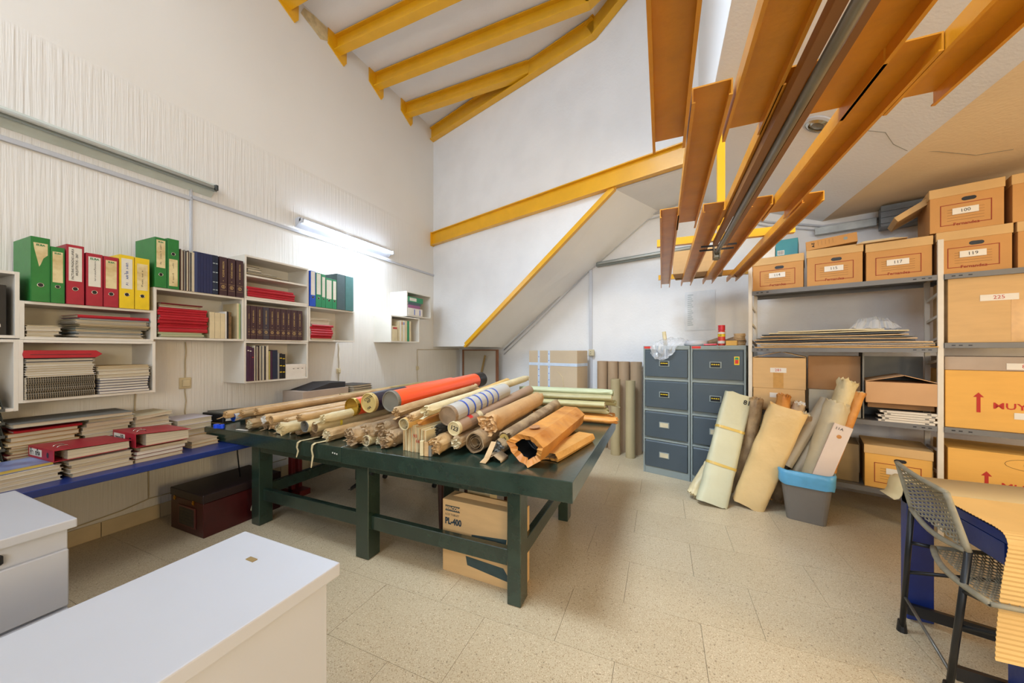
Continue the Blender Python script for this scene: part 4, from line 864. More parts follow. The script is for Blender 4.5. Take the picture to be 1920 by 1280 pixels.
for dx in (0, .34):
    for dy in (0, .34):
        b = MB(); b.tube([(dx, dy, 0), (dx, dy, .5)], [.011, .026], 8); b.build('leg', mat('dark_brown_wood', (62, 30, 22), .4, .3, 14), t)
MB().box(-.03, .37, -.03, .37, .50, .535).build('seat', mat('dark_brown_wood', (62, 30, 22)), t, bevel=.006)
q = atz(806, 919, 0); t = T('wheeled_stand', 'chrome wheeled stand base behind the green table legs', 'stand', (q.x, q.y+.05, 0))
b = MB(); b.box(-.02, .02, 0, .55, .05, .085); b.box(-.62, .02, .27, .30, .05, .085); b.box(-.62, -.58, 0, .55, .05, .085); b.build('base_bar', M_chrome, t, bevel=.003)
MB().box(-.32, -.28, .27, .30, .085, .55).build('post', M_chrome, t, bevel=.002)
for dx, dy in ((0, .02), (0, .53), (-.6, .02), (-.6, .53)):
    b = MB(); b.tube([(dx-.012, dy, .024), (dx+.012, dy, .024)], .024, 14); b.box(dx-.006, dx+.006, dy-.006, dy+.006, .02, .052); b.build('castor', M_black, t)
t = T('tool_chest', 'dark red metal chest with brass latches under the blue desk', 'chest', (-3.31, 1.362, 0), R(0))
M_chest = mat('dark_red_chest_paint', (66, 16, 18), .35, .25, 10, .05, 60); M_chestd = mat('dark_chest_lid', (40, 26, 26), .4, .2, 10)
MB().box(.004, .42, .004, .53, 0, .235).build('body', M_chest, t, bevel=.003); MB().box(0, .424, 0, .534, .237, .295).build('lid', M_chestd, t, bevel=.004)
for x_ in (.06, .30):
    b = MB(); b.box(x_, x_+.02, -.006, 0, .215, .245); b.box(x_+.004, x_+.016, -.010, -.004, .224, .236); b.build('latch', mat('brass', (200, 150, 50), .25, .1, 9, metal=1), t, bevel=.001)
pl_ = MB().box(.11, .33, -.002, .003, .045, .19).build('plate_frame', mat('dull_red_metal', (96, 50, 46), .4), t, bevel=.001); MB().box(.125, .315, -.003, -.0021, .057, .178).build('plate', mat('etched_plate', (52, 46, 40), .4, .6, 40), pl_)
for i in range(5): scribble(14, .15, .014, mat('plate_marks', (92, 84, 66), .5), pl_, (.22, -.0034, .16-i*.022), (R(90), 0, 0), i, 'etched_line')
b = MB(); b.tube([(-2.98, 1.62, .60), (-2.99, 1.63, .5), (-3.03, 1.66, .40), (-3.05, 1.68, .30)], .005, 6); tag(b.build('power_cable', M_black, smooth=True), 'black cable running down from the blue desk to the chest', 'cable')
b = MB(); b.tube([atz(472, 968, .01), atz(470, 958, .06), atz(476, 940, .14), atz(492, 925, .21)], .006, 6); tag(b.build('power_cable', mat('white_cable', (178, 166, 140), .5), smooth=True), 'white cable looping round the left table leg', 'cable')
b = MB(); pts = [(-2.05, 1.98, .60), (-2.0, 1.98, .5), (-1.99, 1.98, .42), (-2.03, 1.98, .33), (-2.10, 1.98, .28), (-2.14, 1.98, .265)]
b.tube(pts, .005, 6); t = T('plug_cable', 'black cable with a plug dangling under the green table', 'cable', (0, 0, 0)); b.build('cable', M_black, t, smooth=True)
b = MB(); b.tube([(-2.14, 1.98, .265), (-2.19, 1.98, .235)], [.016, .012], 10); b.tube([(-2.19, 1.975, .232), (-2.22, 1.975, .218)], .003, 6); b.tube([(-2.185, 1.99, .225), (-2.215, 1.99, .21)], .003, 6); b.build('plug', M_black, t)
# ================================================================ white drawer units in the foreground
t = T('drawer_unit', 'white drawer unit with a grey-white top, nearest the camera', 'drawer unit', (-1.225, -.35, 0))
MB().box(0, .42, 0, 1.04, .685, .72).build('top', M_white, t, bevel=.004, seg=2); MB().box(.012, .393, .012, 1.02, .02, .684).build('body', M_white, t, bevel=.002)
for k in range(3): MB().box(.02, .385, .0, .0119, .04+k*.215, .245+k*.215).build('drawer_front', M_white, t, bevel=.002)
MB().box(.17, .20, .945, .958, .7201, .7225).build('chip_mark', M_olive, t)
t = T('drawer_unit', 'white drawer unit with a small black key lock at the left', 'drawer unit', (-2.45, -.30, 0))
MB().box(0, .60, 0, .815, .69, .72).build('top', M_white, t, bevel=.004, seg=2); MB().box(.012, .575, .012, .80, .02, .689).build('body', M_white, t, bevel=.002)
for k in range(3):
    MB().box(.5752, .593, .015, .798, .03+k*.20, .222+k*.20+.0).build('drawer_front', M_white, t, bevel=.003)
lk = MB().box(.5755, .592, .57, .67, .638, .668).build('lock_plate', M_black, t, bevel=.004)
b = MB(); b.tube([(.592, .60, .648), (.604, .60, .648)], .006, 10); b.tube([(.60, .60+math.cos(a)*.008, .634+math.sin(a)*.011) for a in [k*.7 for k in range(10)]], .0014, 5); b.build('key', M_chrome, lk)
# ================================================================ steel cabinets by the back wall
def bw(s, n, z): v = BW(s, n, z); return (v.x, v.y, v.z)
def cabinet(s0, label, plates, sticker=False):
    t = T('filing_cabinet', label, 'filing cabinet', bw(s0, 3.74, 0), AB); W_ = .455
    b = MB(); b.box(0, .016, 0, .62, 0, 1.335); b.box(W_-.016, W_, 0, .62, 0, 1.335); b.box(.016, W_-.016, .02, .62, 0, 1.30); b.box(0.0, W_, -.002, .62, 1.301, 1.337); b.box(.016, W_-.016, .004, .02, 0, .075)
    b.build('body', M_cabf, t, bevel=.001)
    for k, (z0, z1) in enumerate(((.078, .348), (.388, .650), (.700, .975), (1.02, 1.292))):
        b = MB(); b.box(.022, W_-.022, -.006, .018, z0, z1-.014); b.prism([Vector((.022, -.006, z1-.014)), Vector((.022, .018, z1-.014)), Vector((.022, .018, z1)), Vector((.022, .006, z1))], (W_-.044, 0, 0))
        d = b.build('drawer', M_cab, t, bevel=.0012)
        f = MB(); x_ = .165; f.box(x_, x_+.10, -.012, -.0062, z0+.105, z0+.165); f.build('label_frame', M_cabf, d, bevel=.002)
        MB().box(x_+.010, x_+.090, -.0135, -.0121, z0+.113, z0+.157).build('label_card', M_black if plates[k] == 'k' else M_cream_p, d)
        if plates[k] == 'k':
            b = MB()
            for j in range(4): b.prism([Vector((x_+.014+j*.018, -.0138, z0+.137)), Vector((x_+.023+j*.018, -.0138, z0+.145)), Vector((x_+.033+j*.018, -.0138, z0+.138)), Vector((x_+.023+j*.018, -.0138, z0+.133))], (0, -.0004, 0))
            b.build('yellow_squiggle', c_yell, d)
        MB().box(.016, W_-.016, .001, .012, z1+.006, z1+.022).build('divider_strip', M_cabf, t)
    b = MB(); b.box(.01, .09, -.004, -.002, 1.310, 1.332); rt = b.build('red_tape', mat('red_tape', (206, 60, 50), .4), t)
    b = MB(); b.tube([(.245, -.002, 1.318), (.245, -.010, 1.318)], .007, 12); b.tube([(.27, -.002, 1.318), (.27, -.006, 1.318)], .004, 8); b.build('lock', M_chrome, t)
    if sticker:
        st = MB().box(.365, .405, -.0075, -.0062, 1.16, 1.235).build('sticker', c_yell, t); MB().box(.371, .399, -.0082, -.0076, 1.17, 1.205).build('sticker_picture', mat('red_sticker', (210, 50, 40), .5), st); MB().box(.371, .399, -.0082, -.0076, 1.207, 1.228).build('sticker_top', c_green2, st)
cabinet(-1.365, 'left four-drawer slate grey filing cabinet', ['c', 'c', 'k', 'k'])
cabinet(-.903, 'right four-drawer slate grey filing cabinet with a yellow sticker', ['c', 'c', 'k', 'k'], True)
ZC = 1.338
# things on the cabinets
def put(name, label, cat, s, n, z, rz=0): return T(name, label, cat, bw(s, n, z), AB+rz)
t = put('spray_can', 'red and white spray can with a red cap on the right cabinet', 'spray can', -.66, 3.86, ZC)
b = MB(); b.tube([(0, 0, 0), (0, 0, .005), (0, 0, .13), (0, 0, .145)], [.030, .032, .032, .026], 20); b.build('can', mat('can_print', (206, 60, 44), .3, .1, 8), t, smooth=False)
b = MB(); b.tube([(0, 0, .146), (0, 0, .195)], [.031, .030], 20); b.build('cap', mat('glossy_red_plastic', (205, 26, 40), .25), t)
for z0, z1, m in ((.02, .045, M_paper), (.085, .11, c_yell), (.112, .128, M_paper)):
    b = MB(); b.tube([(0, 0, z0), (0, 0, z1)], .0324, 20, caps=False); b.build('label_band', m, t)
scribble(4, .03, .018, M_ink, t, (-.002, -.0330, .097), (R(90), 0, 0))
t = put('twine_roll', 'tall roll of brown twine beside the shelf post on the right cabinet', 'twine', -.515, 3.87, ZC)
for k in range(9):
    b = MB(); b.tube([(.003*math.sin(k*2), .003*math.cos(k*3), k*.0125), (.003*math.sin(k*2), .003*math.cos(k*3), k*.0125+.011)], .047, 20); b.build('twine_layer', [M_kraft, M_dkk][k % 2] if k % 3 == 0 else M_kraft, t, bevel=.002)
t = put('small_box', 'small yellow-brown box in front of the twine roll', 'box', -.645, 3.80, ZC); MB().box(.03, .12, 0, .06, 0, .045).build('body', M_card2, t, bevel=.002)
t = put('tool_bundle', 'crumpled brown paper bundle behind the spray can', 'paper', -.80, 3.98, ZC)
b = MB(); b.tube([(0, 0, .03), (.08, .01, .045), (.15, .0, .035), (.24, .01, .05), (.32, 0, .03)], [.02, .035, .025, .045, .02], 9); b.build('crumpled_paper', M_dkk, t)
t = put('small_tool', 'small red-handled tool lying left of the spray can', 'tool', -.80, 3.80, ZC); b = MB(); b.tube([(0, 0, .01), (.11, .01, .01)], .009, 8); b.build('handle', mat('glossy_red_plastic', (205, 26, 40)), t); MB().box(.02, .10, .02, .05, 0, .02).build('black_head', M_black, t)
t = put('paper_roll', 'short upright cream roll on the left cabinet behind the plastic bag', 'paper roll', -1.20, 3.95, ZC); b = MB(); b.tube([(0, 0, 0), (-.02, 0, .155)], .020, 14); b.build('wrapper', M_creamroll, t, smooth=True)
t = put('tape_reel', 'shrink-wrapped white reel between the cabinets', 'tape', -.90, 3.93, ZC+.001); b = MB(); b.tube([(0, 0, 0), (0, 0, .05)], .11, 28); b.build('reel', mat('clouded_plastic', (196, 196, 200), .3, .08, 14), t, bevel=.008, smooth=True)
m = bpy.data.materials.new('clear_plastic_film'); m.use_nodes = True; b_ = m.node_tree.nodes['Principled BSDF']; b_.inputs['Roughness'].default_value = .12; b_.inputs['Alpha'].default_value = .38; b_.inputs['Base Color'].default_value = (.85, .87, .9, 1); b_.inputs['Specular IOR Level'].default_value = 1
M_film = m
def film(label, s, n, z, pts, name='plastic_bag', seed=1, amp=.02):
    t = put(name, label, 'plastic bag', s, n, z); b = MB(); rows = []
    nu = 22
    for i, (yy, zz, x0, x1) in enumerate(pts):
        rows.append([Vector((x0+(x1-x0)*k/nu+amp*.5*noise.noise(Vector((k*.9, i, seed+9))), yy+amp*(noise.noise(Vector((k*.35, i*.8, seed)))+.5*noise.noise(Vector((k*.9, i*1.7, seed)))), zz*(1-.5*abs(2*k/nu-1)**3)+amp*(noise.noise(Vector((k*.3, i*.9, seed+5)))+.5*noise.noise(Vector((k*1.1, i*1.9, seed+5)))))) for k in range(nu+1)])
    b.strip(rows); b.build('film', M_film, t)
film('crumpled clear plastic bag hanging over the front of the left cabinet', -1.33, 3.74, ZC, [(.30, .04, .05, .35), (.26, .09, .05, .36), (.18, .08, .04, .37), (.10, .06, .04, .36), (.04, .03, .04, .34), (-.022, .0, .05, .32), (-.036, -.04, .05, .31), (-.034, -.08, .05, .30), (-.036, -.12, .05, .29), (-.034, -.145, .05, .24)], seed=1)
# ================================================================ shelving
M_post = mat('cream_white_post', (214, 204, 188), .45, .06, 8)
SH = T('steel_shelving', 'grey steel shelving with cream ladder posts along the back wall', 'shelf', bw(-.414, 3.72, 0), AB)
D = .36
for s in (0, 1.079, 2.16):
    f = MB()
    for y in (0, D): f.box(s-.014, s+.014, y-.012, y+.012, 0, 2.05 if y == 0 else 2.0)
    fo = f.build('ladder_frame', M_post, SH, bevel=.0015)
    for k in range(13):
        z = .12+k*.155
        b = MB(); b.bar((s, .012, z+.02), (s, D-.012, z-.01), .012, .018); b.build('rung', M_post, fo)
def sboard(s0, s1, z, th=.035):
    b = MB(); b.box(s0, s1, -.016, D+.01, z-.004, z); b.box(s0, s1, -.018, -.015, z-th, z); b.box(s0, s1, D+.01, D+.013, z-th, z); b.box(s0, s1, -.015, 0, z-th, z-th+.002)
    o = b.build('shelf_board', M_steel, SH)
    b = MB()
    for x_ in (s0+.03, s0+.06, s0+.10, s1-.11, s1-.07, s1-.04): b.box(x_, x_+.016, -.0192, -.0181, z-th*.6, z-th*.6+.007)
    b.build('slot', M_black, o)
for z in (1.81, 1.315, .775, .275): sboard(.016, 1.063, z)
for z in (1.81, 1.345, .775, .275): sboard(1.095, 2.146, z)
def abox(s0, s1, z, h, label, num='', n=3.725, d=.37, lid=True, rz=0, brand=True, m=None, hand=True, logo=True):
    t = T('archive_box', label, 'box', bw(s0, n, z), AB+rz); w = s1-s0
    b = MB(); b.box(.004, w-.004, .004, d-.004, 0, h-.004 if lid else h); b.build('body', m or M_arch, t, bevel=.0015)
    if lid: MB().box(0, w, -.001, d, h-.062, h).build('lid', mat('archive_lid', (204, 166, 112), .8, .08, 5), t, bevel=.0015)
    y = .0025
    hz = h-.095
    if hand:
        b = MB(); b.prism([Vector((w/2+(.030 if abs(a-8) > 4 and 1 else 0)*(1 if (a < 4 or a >= 12) else -1)+math.cos(a*math.pi/8)*.016, y, hz+math.sin(a*math.pi/8)*.013)) for a in range(16)], (0, .0012, 0)); b.build('hand_hole', M_black, t)
    if logo:
        b = MB(); q = .004; x0, x1, z0, z1 = w*.16, w*.84, h*.10, h*.60
        z0 = h*.13
        b.box(x0, x1, y, y+.001, z1-q, z1); b.box(x0, w*.36, y, y+.001, z0, z0+q); b.box(w*.66, x1, y, y+.001, z0, z0+q); b.box(x0, x0+q, y, y+.001, z0, z1); b.box(x1-q, x1, y, y+.001, z0, z1); b.build('printed_frame', M_darkredink, t)
        b = MB()
        for k in range(5): b.box(x0+.03, x1-.03, y+.0005, y+.001, z0+.03+k*(z1-z0-.05)/5, z0+.0315+k*(z1-z0-.05)/5)
        b.build('printed_lines', mat('brown_print', (120, 84, 50)), t)
        letters('Fernandez', .026, M_darkredink, t, (w*.51, y, z0+.004), (R(90), 0, 0), bold=.0006)
    if num:
        lo = MB().box(w/2-.055, w/2+.055, y-.0012, y-.0004, h*.36, h*.36+.042).build('number_label', M_paper, t); letters(num, .030, M_ink if lid else M_redink, lo, (w/2, y-.0016, h*.36+.021), (R(90), R(-3), 0))
    return t
Z1 = 1.8115
abox(-.402, -.050, Z1, .282, 'archive box numbered 114, leftmost on the top shelf', '114')
abox(-.035, .294, Z1, .292, 'archive box numbered 115 under the flat box file', '115')
abox(.305, .635, Z1, .278, 'archive box numbered 117 without hand hole', '117', hand=False)
abox(.648, .962, Z1, .288, 'archive box numbered 119 right of the shelf post', '119')
abox(.975, 1.30, Z1, .288, 'archive box cut by the photo edge, right of number 119', '')
t100 = abox(.616, .932, 2.1005, .30, 'archive box numbered 100 in the upper row under the ceiling', '100')
abox(.955, 1.28, 2.1005, .30, 'dark archive box in the upper row at the right photo edge', '')
t = put('cardboard_tray', 'loose cardboard lid leaning on the left of box 100', 'cardboard', .48, 3.80, 2.24); t.rotation_euler = (R(0), R(-32), AB); MB().box(0, .20, 0, .30, 0, .04).build('lid', mat('archive_lid', (204, 166, 112)), t, bevel=.002)
t = put('box_file', 'flat cardboard box file lying on box 115', 'box', -.035, 3.73, Z1+.293); t.rotation_euler = (0, R(-4), AB); MB().box(0, .30, 0, .30, 0, .072).build('body', M_arch, t, bevel=.001)
b = MB(); b.face([Vector((.235+math.cos(k*.4488)*.012, -.001, .04+math.sin(k*.4488)*.012)) for k in range(14)]); b.build('finger_hole', M_cabf, t); letters('A-Z', .022, M_ink, t, (.045, -.001, .036), (R(90), R(-90), 0), bold=.001)
b = MB()
for k in range(5): b.box(.075+k*.022, .0758+k*.022, -.0012, -.0004, .025, .06)
b.build('printed_grid', M_ink, t)
sheaf(bw(.12, 3.75, Z1+.2935+.03), .05, .05, .004, M_kraft, 'tiny kraft scrap under the box file', seed=7) if 0 else None
t = put('flat_cardboard', 'flattened cardboard sheets lying across boxes 115 and 117', 'cardboard', .275, 3.70, Z1+.2825)
for k in range(4): MB().box(-.02+k*.012, .24-k*.02, .0+k*.01, .28, k*.006, k*.006+.004).build('sheet', M_creamroll if k % 2 else M_kraft, t)
t = put('box_file', 'teal box file standing on archive box 114 with a barcode label', 'binder', -.24, 3.80, Z1+.283); MB().box(0, .15, 0, .26, 0, .15).build('body', mat('teal_box', (58, 140, 150), .5, .1, 8), t, bevel=.002)
MB().box(-.09, -.004, -.01, .24, 0, .105).build('white_box_file', M_paper, t, bevel=.001); lb = MB().box(.012, .06, -.0015, -.0003, .02, .06).build('barcode_label', M_paper, t)
b = MB()
for k in range(8): b.box(.016+k*.005, .018+k*.005, -.0022, -.0016, .025, .055)
b.build('barcode', M_ink, lb)
def carton(s0, s1, z, h, label, m=None, n=3.73, d=.38, num=None, tape=False, rz=0, name='carton', flaps=False, numpos=.5, numz=.5, small=.11):
    t = T(name, label, 'box', bw(s0, n, z), AB+rz); w = s1-s0
    MB().box(0, w, 0, d, 0, h).build('body', m or M_card, t, bevel=.002)
    if tape: MB().box(w*.5-.035, w*.5+.035, -.0008, .0, h*.02, h*.62 if num else h).build('packing_tape', mat('brown_packing_tape', (196, 150, 86), .15, .12, 30), t)
    if num: lo = MB().box(w*numpos-small/2, w*numpos+small/2, -.0018, -.0009, h*numz, h*numz+.040).build('number_label', M_paper, t); letters(num, .032, M_redink, lo, (w*numpos, -.0022, h*numz+.020), (R(90), R(-2), 0))
    if flaps:
        b = MB(); b.prism([Vector((0, 0, h)), Vector((w*.55, 0, h+.05)), Vector((w*.55, 0, h+.054)), Vector((0, 0, h+.004))], (0, d*.9, 0)); b.prism([Vector((w*.56, 0, h+.05)), Vector((w, 0, h+.004)), Vector((w, 0, h+.008)), Vector((w*.56, 0, h+.054))], (0, d*.9, 0)); b.build('flap', m or M_card, t)
    return t
def fragile(t, w, h, x0=.14, circ=False):
    b = MB(); a = x0; zc_ = h*.48
    b.prism([Vector((a-.008, -.0006, zc_-.07)), Vector((a+.008, -.0006, zc_-.07)), Vector((a+.008, -.0006, zc_+.03)), Vector((a+.022, -.0006, zc_+.03)), Vector((a, -.0006, zc_+.06)), Vector((a-.022, -.0006, zc_+.03)), Vector((a-.008, -.0006, zc_+.03))], (0, -.0006, 0)); b.build('red_arrow', M_redink, t)
    letters('MUY FRAGIL', .056, M_redink, t, (a+.055, -.001, zc_-.05), (R(90), 0, 0), align='LEFT', bold=.0006, al_y='BOTTOM', sx=1.12)
carton(.70, 1.28, 1.346, .435, 'large tan carton numbered 225 on the upper right shelf', M_card, num='225', tape=True, numpos=.36, numz=.62, small=.15)
t = carton(.688, 1.30, .776, .385, 'carton printed MUY FRAGIL on the middle right shelf', M_card2, num='23', numpos=.56, numz=.22, small=.13); fragile(t, .61, .38)
carton(.69, 1.30, 1.1625, .09, 'flat grey-brown carton lying on the MUY FRAGIL carton', mat('greyish_cardboard', (176, 158, 142)), n=3.75, num='8', numpos=.52, numz=.1, small=.13)
t = carton(.70, 1.30, .276, .36, 'lower carton printed MUY FRAGIL beside the white desk sheet', M_card2, num='24', numpos=.58, numz=.20, small=.13); fragile(t, .60, .36, .16)
b = MB(); b.tube([(.33+.10*math.cos(k*.35), -.0012, .30+.035*math.sin(k*.35)) for k in range(19)], .0008, 4); b.build('pen_circle', M_ink, t)
scribble(6, .11, .03, M_ink, t, (.34, -.0012, .305), (R(90), R(4), 0))
# bay 1, second shelf: boards and sheets
pl0 = [M_card2, M_kraft, M_paper, M_kraft, mat('black_board', (52, 50, 50), .5), M_kraft, M_greyf, M_kraft, mat('dark_folder_board', (74, 74, 72), .5), M_creamroll, M_cream_p]
nm = ['orange board', 'kraft board', 'white sheet', 'kraft board', 'black portfolio', 'kraft folder', 'grey board', 'brown board', 'dark portfolio', 'cream board', 'pale foam board']
z = 1.3155
for k in range(11):
    h = [.010, .012, .008, .013, .016, .012, .010, .012, .014, .012, .014][k]; s0 = [-.38, -.34, -.36, -.37, -.38, -.385, -.37, -.34, -.33, -.28, -.22][k]; s1 = [.655, .64, .64, .63, .55, .56, .55, .52, .50, .52, .40][k]
    t = T('board', '%s, %s up in the pile of flat boards on the second shelf' % (nm[k], ordn(k+1)), 'board', bw(s0, 3.70, z), AB+(k % 3-1)*.006, 'flat boards on the second shelf')
    b = MB(); L_ = s1-s0; rows = [[], []]
    A = [[[Vector((L_*i/16, y, zz+.004*math.sin(i*.4+k)*(.6))) for y in (0, .17, .36)] for i in range(17)] for zz in (0, h-.0045)]
    b.strip(A[0]); b.strip(A[1])
    for j in (0, 2): b.strip([[A[0][i][j].copy() for i in range(17)], [A[1][i][j].copy() for i in range(17)]])
    for i in (0, 16): b.strip([[A[0][i][j].copy() for j in range(3)], [A[1][i][j].copy() for j in range(3)]])
    b.build('board_sheet', pl0[k], t); z += h+.001
film('crumpled clear plastic bag on the pile of flat boards', .22, 3.80, z, [(0, .0, 0, .28), (.04, .06, .02, .26), (.10, .09, .03, .25), (.16, .05, .02, .27), (.2, 0, 0, .28)], seed=8)
# bay 1, third shelf
carton(-.394, -.043, .7765, .19, 'lower tan carton with a small label under number 281', M_card, num=' ', numpos=.45, numz=.6, small=.08)
carton(-.398, -.038, .9675, .262, 'open-flapped carton numbered 281 behind the leaning rolls', M_card, num='281', tape=True, numpos=.5, numz=.52, flaps=True)
carton(-.02, .285, .7765, .20, 'pale grey carton behind the rolls in the bin', mat('pale_grey_cardboard', (176, 168, 148), .8), n=3.76, d=.3)
carton(-.025, .285, .9775, .27, 'dark brown open carton above the pale grey one', mat('dark_cardboard', (150, 112, 74), .8), n=3.80, d=.28)
t = put('steel_angles', 'stack of white perforated steel shelf angles under the open carton', 'metal parts', .37, 3.705, .776)
for k in range(5):
    b = MB(); x0 = [0, .02, .0, .03, .01][k]; b.box(x0, x0+.27, 0, .03, k*.0165, k*.0165+.014); b.box(x0, x0+.27, .03, .16, k*.0165, k*.0165+.003); o = b.build('angle', M_post, t)
    b = MB(); b.box(x0+.015, x0+.033, -.0008, 0, k*.0165+.004, k*.0165+.010); b.box(x0+.225, x0+.243, -.0008, 0, k*.0165+.004, k*.0165+.010); b.build('slot', M_black, o)
carton(.32, .65, .865, .04, 'thin brown carton base beneath the wide open carton', mat('dark_cardboard', (150, 112, 74)), n=3.77, d=.3)
carton(.305, .655, .9065, .155, 'wide open carton with a raised flap right of the bin rolls', mat('pinkish_cardboard', (200, 156, 112), .8, .08, 5), n=3.71, flaps=True)
t = put('cardboard_sheet', 'upright dark cardboard sheet beside the wide open carton', 'cardboard', .292, 3.75, .776); MB().box(0, .008, 0, .3, 0, .50).build('sheet', M_greyf, t)
t = put('cardboard_sheet', 'pale sheet leaning upright at the back of the third shelf', 'cardboard', .30, 4.04, .776); MB().box(0, .34, 0, .006, 0, .47).build('sheet', M_greyf, t)
# bottom shelf
abox(.297, .637, .276, .312, 'orange archive box on the bottom shelf behind the woven chair', ' ', m=M_card2)
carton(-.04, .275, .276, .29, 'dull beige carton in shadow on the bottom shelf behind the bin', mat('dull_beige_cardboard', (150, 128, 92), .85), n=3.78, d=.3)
t = put('cable_box', 'dark box of equipment on the bottom shelf behind the rolls', 'box', -.38, 3.76, .276); MB().box(0, .32, 0, .28, 0, .3).build('body', mat('dark_grey_plastic', (66, 70, 66)), t, bevel=.003)
# ================================================================ leaning rolls and bin
def frame_(d, back):
    z = d.normalized(); y = Vector(back); y = (y-z*y.dot(z)).normalized(); x = y.cross(z)
    return Matrix((x, y, z)).transposed()
def env2(P0, P1, w0, w1, th, m, label, seed, back=(0, 1, 0), rot=0, name='paper_package', side=None, ends='flat'):
    P0, P1 = Vector(P0), Vector(P1); d = P1-P0; L_ = d.length
    t = T(name, label, 'package', P0); t.rotation_euler = frame_(d, back).to_euler()
    rows = []; N_ = 28
    for k in range(31):
        f = k/30; z = L_*f; w = w0+(w1-w0)*f; row = []
        for i in range(N_):
            a = 2*math.pi*i/N_; c, s = math.cos(a), math.sin(a); e = .38
            x = math.copysign(abs(c)**e, c)*w/2; y = math.copysign(abs(s)**.7, s)*th/2
            nz = .006*noise.noise(Vector((x*18, y*18, z*7+seed)))+.010*(abs(noise.noise(Vector((x*9, y*9, z*4+seed*2))))-.2); zz = z
            if k in (0, 30): zz += .02*noise.noise(Vector((x*40, y*40, seed+k)))
            row.append(Vector((x+nz, y+nz, zz)))
        row.append(row[0].copy()); rows.append(row)
    b = MB(); b.strip(rows); b.face([v.copy() for v in rows[0][:-1]]); b.build('wrapper', m, t, smooth=True)
    c = Vector((0, 0, L_-.03)); b = MB(); r1 = [Vector((v.x*.75, v.y*.6, L_-.02+.03*noise.noise(v*50))) for v in rows[-1][:-1]]; r1.append(r1[0].copy()); b.strip([[v.copy() for v in rows[-1]], r1]); b.face([v.copy() for v in r1[:-1]]); b.build('crumpled_top', m, t)
    return t
def lean(u0, v0, u1, v1, n, z0=.0, r=None): 
    p = atz(u0, v0, z0); s, z = atb(u1, v1, n); return p, BW(s, n, z)
M_pg = mat('pale_green_wrapping', (196, 192, 160), .55, .1, 5, .3, 14); M_wo = mat('glossy_kraft_wrapping', (222, 190, 134), .3, .12, 5, .5, 12)
p0, p1 = lean(1334, 944, 1384, 740, 3.60, .015)
t = env2(p0, p1, .23, .21, .10, M_pg, 'flat pale green package marked 81 leaning on the filing cabinet', 3, back=(-.05, 1, 0))
letters('81', .05, M_ink, t, (-.04 if 0 else .05, -.056, (p1-p0).length-.05), (R(90), 0, 0)) if 0 else None
n0 = (p1-p0).length
for f in (.33, .66):
    b = MB(); w_ = .23-(.02)*f
    b.strip([[Vector((math.copysign(abs(math.cos(a))**.38, math.cos(a))*(w_/2+.003), math.copysign(abs(math.sin(a))**.7, math.sin(a))*.054, n0*f+dz)) for a in [2*math.pi*i/28 for i in range(29)]] for dz in (0, .022)]); b.build('yellow_tape', mat('yellowed_tape', (206, 172, 84), .3), t)
letters('81', .055, M_ink, t, (.065, -.0535, n0-.06), (R(90), 0, 0), bold=.001)
t = roll(*[v for v in lean(1300, 925, 1330, 870, 3.5, .05)], .05, M_creamroll, 'crumpled cream paper end poking out left of the pale green package', 'crush', seed=90, rough=.2)
p0, p1 = lean(1385, 925, 1418, 748, 3.62, .04); roll(p1, p0, .070, M_dkk, 'dark brown crumpled package behind the pale green one', 'torn', seed=91, rough=.12, inner=M_dkk, sq=.8)
p0, p1 = lean(1398, 930, 1458, 762, 3.62, .04); roll(p1, p0, .062, mat('tan_greenish_wrap', (178, 150, 98), .6, .12, 6, .3, 14), 'tan greenish roll left of the big glossy package', 'torn', seed=92, rough=.08)
p0, p1 = lean(1402, 945, 1478, 765, 3.50, .02); env2(p0, p1, .23, .25, .13, M_wo, 'big glossy white and orange kraft package leaning beside the bin', 5, back=(.15, 1, 0))
p0, p1 = lean(1455, 935, 1516, 778, 3.60, .04); roll(p1, p0, .050, M_dkk, 'dark grey-brown roll behind the bin', 'torn', seed=93, rough=.08)
p0, p1 = lean(1435, 930, 1470, 742, 3.63, .04); roll(p1, p0, .050, M_kraft2, 'roll with a shiny crumpled brown head sticking up behind the glossy package', 'crush', seed=94, rough=.25)
p0, p1 = lean(1440, 925, 1498, 757, 3.62, .04); roll(p1, p0, .040, M_kw, 'roll with a white torn paper top behind the glossy package', 'torn', seed=95, rough=.1, inner=M_paper)
# bin
bc = Vector((1.02, 3.36, 0)); M_bin = mat('grey_bin_plastic', (118, 112, 104), .45, .06, 8)
t = T('waste_bin', 'grey plastic waste bin with a blue liner holding paper rolls', 'bin', bc, R(-16))
def rr_(w, d, z, r=.05, n=5):
    o = []
    for cx, cy, a0 in ((w/2-r, d/2-r, 0), (-w/2+r, d/2-r, 90), (-w/2+r, -d/2+r, 180), (w/2-r, -d/2+r, 270)):
        for k in range(n+1): a = R(a0+90*k/n); o.append(Vector((cx+r*math.cos(a), cy+r*math.sin(a), z)))
    o.append(o[0].copy()); return o
b = MB(); b.strip([rr_(.23, .17, .0, .03), rr_(.235, .175, .01, .035), rr_(.315, .235, .36), rr_(.325, .245, .365), rr_(.325, .245, .375), rr_(.305, .225, .372), rr_(.225, .165, .012, .03)]); b.face(rr_(.225, .165, .012, .03)[:-1]); b.build('bin_body', M_bin, t, smooth=False)
rows = []
for w, d, z in ((.322, .242, .275), (.332, .252, .30), (.334, .254, .345), (.338, .256, .38), (.318, .238, .386), (.300, .22, .36)):
    q = rr_(w, d, z); rows.append([v+Vector((.004*noise.noise(v*30+Vector((0, 0, z*9))), .004*noise.noise(v*33), (.012 if z < .29 else .005)*noise.noise(v*22))) for v in q[:-1]]); rows[-1].append(rows[-1][0].copy())
